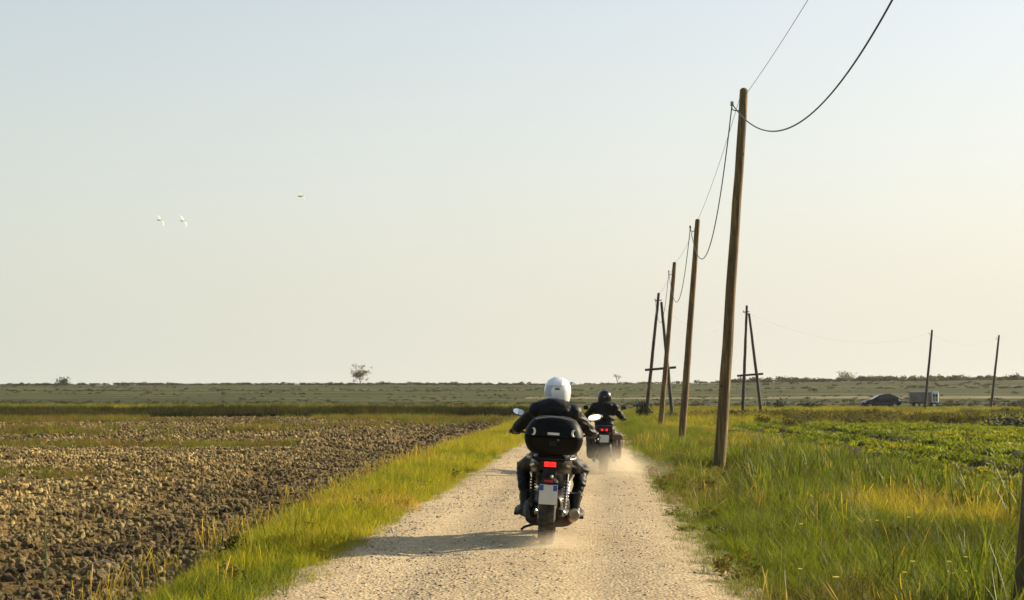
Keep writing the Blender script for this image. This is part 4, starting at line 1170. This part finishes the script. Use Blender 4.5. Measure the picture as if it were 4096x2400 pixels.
# ------------------------------------------------------------------ dark car parked in the far grass
def zat(x, y): return float(hgt(x, y)) - .05
car = thing('car', 'dark hatchback car parked in the far grass left of the pale truck', 'car', (30.8, 177, zat(30.8, 177) + .06), (0, 0, R(4)))
prof = [(-2.08, .42), (-2.10, .58), (-2.0, .72), (-1.55, .84), (-1.05, .93), (-.62, 1.18), (-.20, 1.40), (.25, 1.47), (.85, 1.45), (1.40, 1.32), (1.80, 1.06), (2.02, .92), (2.06, .66), (2.04, .40), (1.72, .30), (1.68, .50), (1.52, .63), (1.34, .67), (1.16, .63), (1.0, .50), (.96, .26), (-.92, .26), (-.96, .50), (-1.12, .63), (-1.30, .67), (-1.48, .63), (-1.64, .50), (-1.68, .28)]
def hwid(z): return .86 - .03 * max(0, .5 - z) - .20 * max(0, min(1, (z - .88) / .6))
bm = bmesh.new(); sides = []
for s in (-1, 1):
    sides.append([bm.verts.new((x, s * hwid(z) * (1 - .06 * max(0, abs(x) - 1.5) / .6), z)) for x, z in prof])
n = len(prof)
for i in range(n): bm.faces.new((sides[0][i], sides[0][(i + 1) % n], sides[1][(i + 1) % n], sides[1][i]))
for s in sides:
    e = [bm.edges.get((s[i], s[(i + 1) % n])) for i in range(n)]
    bmesh.ops.triangle_fill(bm, edges=e, use_beauty=True)
bmesh.ops.recalc_face_normals(bm, faces=bm.faces[:])
me = bpy.data.meshes.new('body'); bm.to_mesh(me); bm.free(); me.materials.append(M['car_paint'])
me.polygons.foreach_set('use_smooth', [True] * len(me.polygons)); me.set_sharp_from_angle(angle=R(32))
o = bpy.data.objects.new('body', me); COL.objects.link(o); o.parent = car
def panel(name, pts, s, mat, off=.012, parent=car):
    mb = MB(); mb.add([(x, s * (hwid(z) + off), z) for x, z in pts] + [(x, s * (hwid(z) - .03), z) for x, z in pts], [tuple(range(len(pts))), tuple(range(2 * len(pts) - 1, len(pts) - 1, -1))] + [(i, (i + 1) % len(pts), len(pts) + (i + 1) % len(pts), len(pts) + i) for i in range(len(pts))])
    return mb.build(name, M[mat], parent, smooth=False)
for s in (-1, 1):
    panel('side_window', [(-.72, .98), (-.38, 1.21), (-.10, 1.36), (.16, 1.40), (.16, .98)], s, 'car_glass')
    panel('side_window', [(.22, .98), (.22, 1.40), (.80, 1.38), (.98, 1.33), (1.0, .98)], s, 'car_glass')
    panel('side_window', [(1.06, .99), (1.05, 1.31), (1.30, 1.25), (1.50, 1.06), (1.46, .99)], s, 'car_glass')
    for x in (.30, 1.05): panel('door_handle', [(x - .1, .84), (x - .1, .87), (x + .08, .87), (x + .08, .84)], s, 'trim_grey', .02)
    panel('side_moulding', [(-.85, .48), (-.85, .54), (.95, .54), (.95, .48)], s, 'trim_grey', .015)
    panel('tail_light', [(1.78, .74), (1.74, 1.0), (1.86, .96), (2.0, .84), (2.0, .74)], s, 'lamp_clear', .01)
    panel('headlight', [(-2.02, .56), (-1.98, .69), (-1.70, .76), (-1.74, .62)], s, 'lamp_clear', .0)
    MB().ell((-.62, s * .96, 1.0), (.07, .10, .07), 12, 6).build('wing_mirror', M['car_paint'], car)
for nm, a, b, w0, w1 in (('windscreen', (-1.03, .95), (-.24, 1.385), .68, .60), ('rear_window', (1.43, 1.31), (1.78, 1.08), .58, .64)):
    d = Vector((b[0] - a[0], 0, b[1] - a[1])).normalized(); nn = Vector((-d.z, 0, d.x)) * .014
    mb = MB(); q = [Vector((a[0], -w0, a[1])), Vector((a[0], w0, a[1])), Vector((b[0], w1, b[1])), Vector((b[0], -w1, b[1]))]
    mb.add([p + nn for p in q] + [p - nn for p in q], [(0, 1, 2, 3), (7, 6, 5, 4), (0, 1, 5, 4), (1, 2, 6, 5), (2, 3, 7, 6), (3, 0, 4, 7)])
    mb.build(nm, M['car_glass'], car, smooth=False)
MB().box((2.07, 0, .52), (.08, 1.5, .22), bevel=.03).build('bumper', M['car_paint'], car)
MB().box((-2.09, 0, .46), (.08, 1.4, .2), bevel=.03).build('bumper', M['car_paint'], car)
for x in (-1.30, 1.34):
    for s in (-1, 1):
        w = MB().lathe([(.19, -.09), (.29, -.10), (.315, -.06), (.315, .06), (.29, .10), (.19, .09)], (x, s * .78, .31), 'y', 24).build('wheel', M['rubber'], car)
        MB().lathe([(.02, s * .06), (.10, s * .085), (.19, s * .09), (.19, s * .02), (.02, 0)], (x, s * .78, .31), 'y', 20, caps=True).build('rim', M['steel'], w)

# ------------------------------------------------------------------ pale farm truck
tk = thing('truck', 'pale old farm truck with a grey brown load box parked in the far grass', 'truck', (36.6, 183, zat(36.6, 183)), (0, 0, R(-3)))
bx = MB().box((-.55, 0, 1.42), (2.45, 1.8, 1.25), bevel=.03).build('load_box', M['truck_box'], tk)
for k in range(5):
    MB().box((-1.55 + .5 * k, -.915, 1.42), (.05, .03, 1.2)).build('rib', M['truck_box'], bx)
MB().box((-.55, 0, 2.09), (2.52, 1.86, .07), bevel=.015).build('box_roof', M['truck_white'], bx)
MB().box((-.1, 0, .62), (3.5, .9, .14), bevel=.02).build('chassis', M['dusty_black'], tk)
cb = MB().sq([(-.88, 1.32, 1.38, .40, .72, 6), (-.80, 1.32, 1.40, .46, .80, 7), (.80, 1.32, 1.40, .46, .80, 7), (.88, 1.32, 1.38, .40, .72, 6)], 28).build('cab', M['truck_white'], tk)
for x0, x1 in ((1.02, 1.28), (1.34, 1.62)):
    MB().box(((x0 + x1) / 2, -.89, 1.62), (x1 - x0, .03, .42), bevel=.01).build('window', M['car_glass'], cb)
    MB().box(((x0 + x1) / 2, -.892, 1.12), (x1 - x0 - .04, .03, .46), bevel=.01).build('door_panel', M['truck_box'], cb)
MB().box((1.79, 0, 1.62), (.03, 1.4, .45), bevel=.01).build('windscreen', M['car_glass'], cb)
MB().box((1.32, 0, 2.20), (1.0, 1.55, .06), bevel=.02).build('cab_roof', M['truck_white'], cb)
MB().box((1.82, 0, .72), (.08, 1.6, .2), bevel=.02).build('bumper', M['trim_grey'], tk)
for x in (-1.0, 1.2):
    for s in (-1, 1):
        w = MB().lathe([(.2, -.1), (.36, -.11), (.4, -.06), (.4, .06), (.36, .11), (.2, .1)], (x, s * .78, .40), 'y', 24).build('wheel', M['rubber'], tk)
        MB().lathe([(.02, s * .05), (.2, s * .10), (.2, 0), (.02, 0)], (x, s * .78, .40), 'y', 18, caps=True).build('rim', M['truck_white'], w)

tk.scale = (.86, .86, .86)
# ------------------------------------------------------------------ trees and bushes
def leafy(parent, name, centres, n, leaf, mat, seed):
    r = random.Random(seed); vs, fs, bl = [], [], []
    for i in range(n):
        c, lr = r.choice(centres)
        p = c + Vector((r.gauss(0, .55), r.gauss(0, .55), r.gauss(0, .42))) * lr
        u = Vector((r.gauss(0, 1), r.gauss(0, 1), r.gauss(0, 1))).normalized(); w = u.orthogonal().normalized()
        s = leaf * r.uniform(.5, 1.5); o = len(vs)
        vs += [p - u * s, p + w * s * .55, p + u * s, p - w * s * .55]; fs.append((o, o + 1, o + 2, o + 3)); bl += [r.random()] * 4
    me = bpy.data.meshes.new(name); me.from_pydata([tuple(v) for v in vs], [], fs)
    a = me.attributes.new('bl', 'FLOAT', 'POINT'); a.data.foreach_set('value', bl)
    me.materials.append(M[mat])
    ob = bpy.data.objects.new(name, me); COL.objects.link(ob); ob.parent = parent
    return ob

def tree(x, y, hgt_, wid, label, seed, leaves, leaf, mat='tree_leaf', levels=4, cat_='tree', name='tree', sink=.2, group=None, fill=0):
    t = thing(name, label, cat_, (x, y, zat(x, y)), group=group)
    r = random.Random(seed); mb = MB(); tips = []
    def grow(p, d, L, rad, lv):
        q = p + d * L; m = p.lerp(q, .5) + Vector((r.uniform(-1, 1), r.uniform(-1, 1), 0)) * L * .08
        mb.tube([p, m, q], [rad, rad * .85, rad * .68], 6 if lv < 2 else 4)
        if lv >= levels: tips.append((q, hgt_ * .11)); return
        if lv >= 2: tips.append((q, hgt_ * .08))
        for k in range(r.choice((2, 3, 3))):
            a = r.uniform(0, 2 * math.pi); sp = r.uniform(.45, 1.15)
            nd = (d + Vector((math.cos(a) * sp * wid / hgt_, math.sin(a) * sp * wid / hgt_, r.uniform(-.12, .42)))).normalized()
            grow(q, nd, L * r.uniform(.62, .85), rad * .66, lv + 1)
    grow(Vector((0, 0, -sink)), Vector((r.uniform(-.05, .05), 0, 1)), hgt_ * .22 + sink, hgt_ * .030, 0)
    mb.build('trunk', M['bark'], t)
    tips += [(Vector((r.gauss(0, .5) * wid * .42, r.gauss(0, .5) * wid * .42, hgt_ * r.uniform(.12, .97))), hgt_ * .09) for _ in range(fill)]
    leafy(t, 'crown', tips, leaves, leaf, mat, seed + 1)
    return t
tree(-99.5, 690, 8.6, 10.0, 'lone half bare tree on the levee crest at the left', 305, 1900, .22, fill=40)
tree(9.8, 690, 5.6, 3.2, 'faint thin bare tree on the levee crest right of the second rider', 302, 110, .16, levels=4)

def bush(x, y, w, h_, label, seed, n, leaf, mat='bush_leaf', group=None, up=0):
    t = thing('bush', label, 'bush', (x, y, zat(x, y)), group=group)
    r = random.Random(seed); st = MB(); cs = []
    for k in range(9):
        a = r.uniform(0, 2 * math.pi); q = Vector((math.cos(a) * w * .42 * r.random(), math.sin(a) * w * .42 * r.random(), h_ * r.uniform(.35, .95)))
        st.tube([(0, 0, -.1), q * .5 + Vector((0, 0, h_ * .06)), q], [.03 * h_, .02 * h_, .008 * h_], 5); cs.append((q, w * .20)); cs.append((q * .6, w * .20))
    st.build('stems', M['bark'], t); leafy(t, 'foliage', cs, n, leaf, mat, seed + 1)
    return t
bush(2.95, 99.0, 1.25, 1.35, 'dark green bush at the foot of the left A-frame pole', 310, 900, .07)
bush(-229, 692, 8.5, 2.8, 'low rounded dark bush on the levee crest at the far left', 311, 500, .35, group='bushes on the levee crest')
bush(106, 694, 9.5, 3.4, 'grey brown bush on the levee crest above the dark car', 312, 420, .35, 'tree_leaf', group='bushes on the levee crest')
bush(4.6, 97.5, 1.3, .55, 'low scrubby bush between the legs of the left A-frame pole', 313, 420, .06)
bush(34.4, 118, .9, 1.5, 'thin upright dark weed below the pale truck', 314, 260, .06)
bush(17.0, 150, 3.0, .9, 'low dark bush in the meadow between the right A-frame and the car', 315, 500, .10, group='bushes in the right meadow')
bush(19.6, 150, 2.2, .8, 'low dark bush nearest the car in the right meadow', 316, 400, .10, group='bushes in the right meadow')
bush(19.4, 76.5, 3.2, .5, 'dark leafy clump standing in for the ditch bank shadow at the right edge beyond the crop', 317, 1200, .08)  # dark foliage set in place of the shadow along a ditch bank

# ------------------------------------------------------------------ birds
def gull(loc, rot, flap, label):
    t = thing('bird', label, 'bird', loc, rot, group='white birds gliding over the field')
    mb = MB()
    mb.sq([(-.30, 0, 0, .07, .008, 2), (-.20, 0, 0, .045, .025, 2), (-.05, 0, 0, .065, .06, 2), (.08, 0, .005, .06, .06, 2), (.16, 0, .02, .042, .045, 2), (.22, 0, .03, .04, .042, 2), (.27, 0, .025, .02, .025, 2)], 14)
    for s in (-1, 1):
        rg = []
        for x, y, z, ch_, th in ((.03, .06, .02, .16, .022), (.22, .10, .02 + .11 * flap, .15, .016), (.40, .05, .02 + .13 * flap, .12, .011), (.58, -.05, .02 + .05 * flap, .075, .007), (.70, -.14, .0 - .04 * flap, .02, .003)):
            rg.append([(s * x, y + ch_ * .5, z), (s * x, y + ch_ * .1, z + th), (s * x, y - ch_ * .5, z), (s * x, y + ch_ * .1, z - th * .4)])
        mb.rings(rg, mat=0)
    b = mb.build('body', [M['bird_white'], M['bird_grey']], t)
    for p in b.data.polygons:
        if abs(p.center.x) > .5 or (abs(p.center.x) > .1 and p.normal.z > .3): p.material_index = 1
    MB().tube([(0, .265, .025), (0, .31, .018)], [.011, .003], 8).build('beak', M['beak'], t)
    t.scale = (.72, .72, .72)
    return t
gull((-24.4, 90, 11.45), (R(4), R(46), R(-26)), .6, 'leftmost of the two white birds flying side by side')
gull((-23.1, 90, 11.40), (R(2), R(52), R(-20)), .7, 'right one of the two white birds flying side by side')
gull((-16.4, 90, 12.75), (R(6), R(38), R(-40)), .5, 'single white bird gliding higher, right of the pair')

# ------------------------------------------------------------------ dry stalks, flowers
def stalk(x, y, pts, label, rad=.006, mat='straw'):
    o = MB().tube(pts, rad, 6).build('dry_stalk', M[mat], loc=(x, y, float(soil_z(x, y)) - .02))
    return tag(o, label, 'stalk', 'dry stalks lying at the field edge')
stalk(-4.66, 15.0, [(0, 0, -.03), (.0, 0, .12), (.005, 0, .205), (.10, -.02, .225), (.22, -.03, .205), (.27, -.03, .17)], 'bent pale straw stalk nearest the camera at the field edge')
stalk(-4.75, 21.9, [(-.16, 0, .10), (-.08, 0, .17), (.03, 0, .19), (.12, 0, .16), (.16, 0, .10)], 'short pale straw stalk farther along the field edge')
stalk(-5.15, 15.2, [(0, 0, -.03), (-.01, 0, .25), (-.03, 0, .52), (-.02, 0, .75)], 'tall thin green stalk standing at the left field edge', .006, 'stem')
def flower(x, y, h_, lab='small yellow flower among the grass at the lower right'):
    t = thing('flower', lab, 'flower', (x, y, zat(x, y)), (0, 0, random.uniform(0, 6)), group='yellow flowers in the right verge')
    MB().tube([(0, 0, 0), (.01, .0, h_ * .5), (.03, .0, h_)], .003, 5).build('stem', M['stem'], t)
    p = MB()
    for k in range(8):
        a = 2 * math.pi * k / 8
        p.add([(.03, 0, h_), (.03 + .016 * math.cos(a - .25), .016 * math.sin(a - .25), h_ + .010), (.03 + .024 * math.cos(a), .024 * math.sin(a), h_ + .006), (.03 + .016 * math.cos(a + .25), .016 * math.sin(a + .25), h_ + .010)], [(0, 1, 2, 3)])
    p.ell((.03, 0, h_ + .004), (.010, .010, .006), 8, 4)
    p.build('petals', M['petal'], t)
fr_ = random.Random(77)
flower(1.98, 15.6, .34, 'small yellow flower highest in the right verge, nearest the track')
flower(2.60, 15.2, .40, 'yellow flower left of the two standing close together in the tall grass')
flower(2.90, 15.3, .42, 'yellow flower right of the two standing close together in the tall grass')
flower(2.75, 12.4, .34, 'yellow flower nearest the thick pole at the right edge')
for k in range(9):
    flower(fr_.uniform(1.5, 2.9), fr_.uniform(11.9, 12.6), fr_.uniform(.22, .34))

# ------------------------------------------------------------------ dust and haze
def dust(name, loc, size, dens, label, seed, noise_s=1.4, col=(.90, .79, .60)):
    bm = bmesh.new(); bmesh.ops.create_icosphere(bm, subdivisions=3, radius=1.0)
    for v in bm.verts:
        k = 1 + .12 * math.sin(5 * v.co.x + seed) * math.cos(4 * v.co.y + seed)
        v.co = Vector((v.co.x * size[0] * k, v.co.y * size[1] * k, v.co.z * size[2]))
    me = bpy.data.meshes.new(name); bm.to_mesh(me); bm.free()
    m = bpy.data.materials.new(name + '_volume'); m.use_nodes = True; nt = m.node_tree
    for n_ in list(nt.nodes): nt.nodes.remove(n_)
    out = nt.nodes.new('ShaderNodeOutputMaterial'); pv = nt.nodes.new('ShaderNodeVolumePrincipled')
    pv.inputs['Color'].default_value = (*col, 1); pv.inputs['Anisotropy'].default_value = .25
    tcn = nt.nodes.new('ShaderNodeTexCoord')
    mp = nt.nodes.new('ShaderNodeMapping'); mp.inputs['Scale'].default_value = tuple(1 / s_ for s_ in size)
    nt.links.new(tcn.outputs['Object'], mp.inputs[0])
    ln = nt.nodes.new('ShaderNodeVectorMath'); ln.operation = 'LENGTH'; nt.links.new(mp.outputs[0], ln.inputs[0])
    fall = nt.nodes.new('ShaderNodeMapRange'); fall.interpolation_type = 'SMOOTHSTEP'
    fall.inputs[1].default_value = .95; fall.inputs[2].default_value = .05; fall.inputs[3].default_value = 0; fall.inputs[4].default_value = 1
    nt.links.new(ln.outputs['Value'], fall.inputs[0])
    nz = noise(nt, tcn.outputs['Object'], noise_s, 3)
    nr = nt.nodes.new('ShaderNodeMapRange'); nr.inputs[1].default_value = .36; nr.inputs[2].default_value = .68; nr.inputs[3].default_value = .15; nr.inputs[4].default_value = 1.6
    nt.links.new(nz.outputs[0], nr.inputs[0])
    m1 = nt.nodes.new('ShaderNodeMath'); m1.operation = 'MULTIPLY'; nt.links.new(fall.outputs[0], m1.inputs[0]); nt.links.new(nr.outputs[0], m1.inputs[1])
    m2 = nt.nodes.new('ShaderNodeMath'); m2.operation = 'MULTIPLY'; m2.inputs[1].default_value = dens; nt.links.new(m1.outputs[0], m2.inputs[0])
    nt.links.new(m2.outputs[0], pv.inputs['Density']); nt.links.new(pv.outputs[0], out.inputs['Volume'])
    me.materials.append(m)
    o = bpy.data.objects.new(name, me); COL.objects.link(o); o.location = loc
    return tag(o, label, 'dust', kind='stuff')
dust('dust_cloud', (R2_LOC.x + .1, R2_LOC.y - .55, .16), (1.0, 1.4, .52), 1.2, 'pale dust kicked up by the rear wheel of the farther motorcycle', 1)
dust('dust_cloud', (.62, R2_LOC.y - 2.4, .12), (1.2, 2.6, .36), .20, 'thin dust drifting over the track edge behind the farther motorcycle', 2, 1.0)
dust('dust_cloud', (R1_LOC.x + .02, R1_LOC.y - .42, .06), (.60, .52, .18), 1.7, 'small puff of dust at the rear tyre of the nearer motorcycle', 3, 3.0)

hz_ = MB().box((0, 690, 9.0), (3100, 1640, 22.0)).build('haze', [], smooth=False)
m = bpy.data.materials.new('haze_volume'); m.use_nodes = True; nt = m.node_tree
for n_ in list(nt.nodes): nt.nodes.remove(n_)
out = nt.nodes.new('ShaderNodeOutputMaterial'); pv = nt.nodes.new('ShaderNodeVolumePrincipled')
pv.inputs['Color'].default_value = (.90, .88, .82, 1); pv.inputs['Density'].default_value = .00008; pv.inputs['Anisotropy'].default_value = .2
nt.links.new(pv.outputs[0], out.inputs['Volume'])
hz_.data.materials.append(m)
tag(hz_, 'thin pale haze in the air over the whole plain', 'haze', kind='stuff')
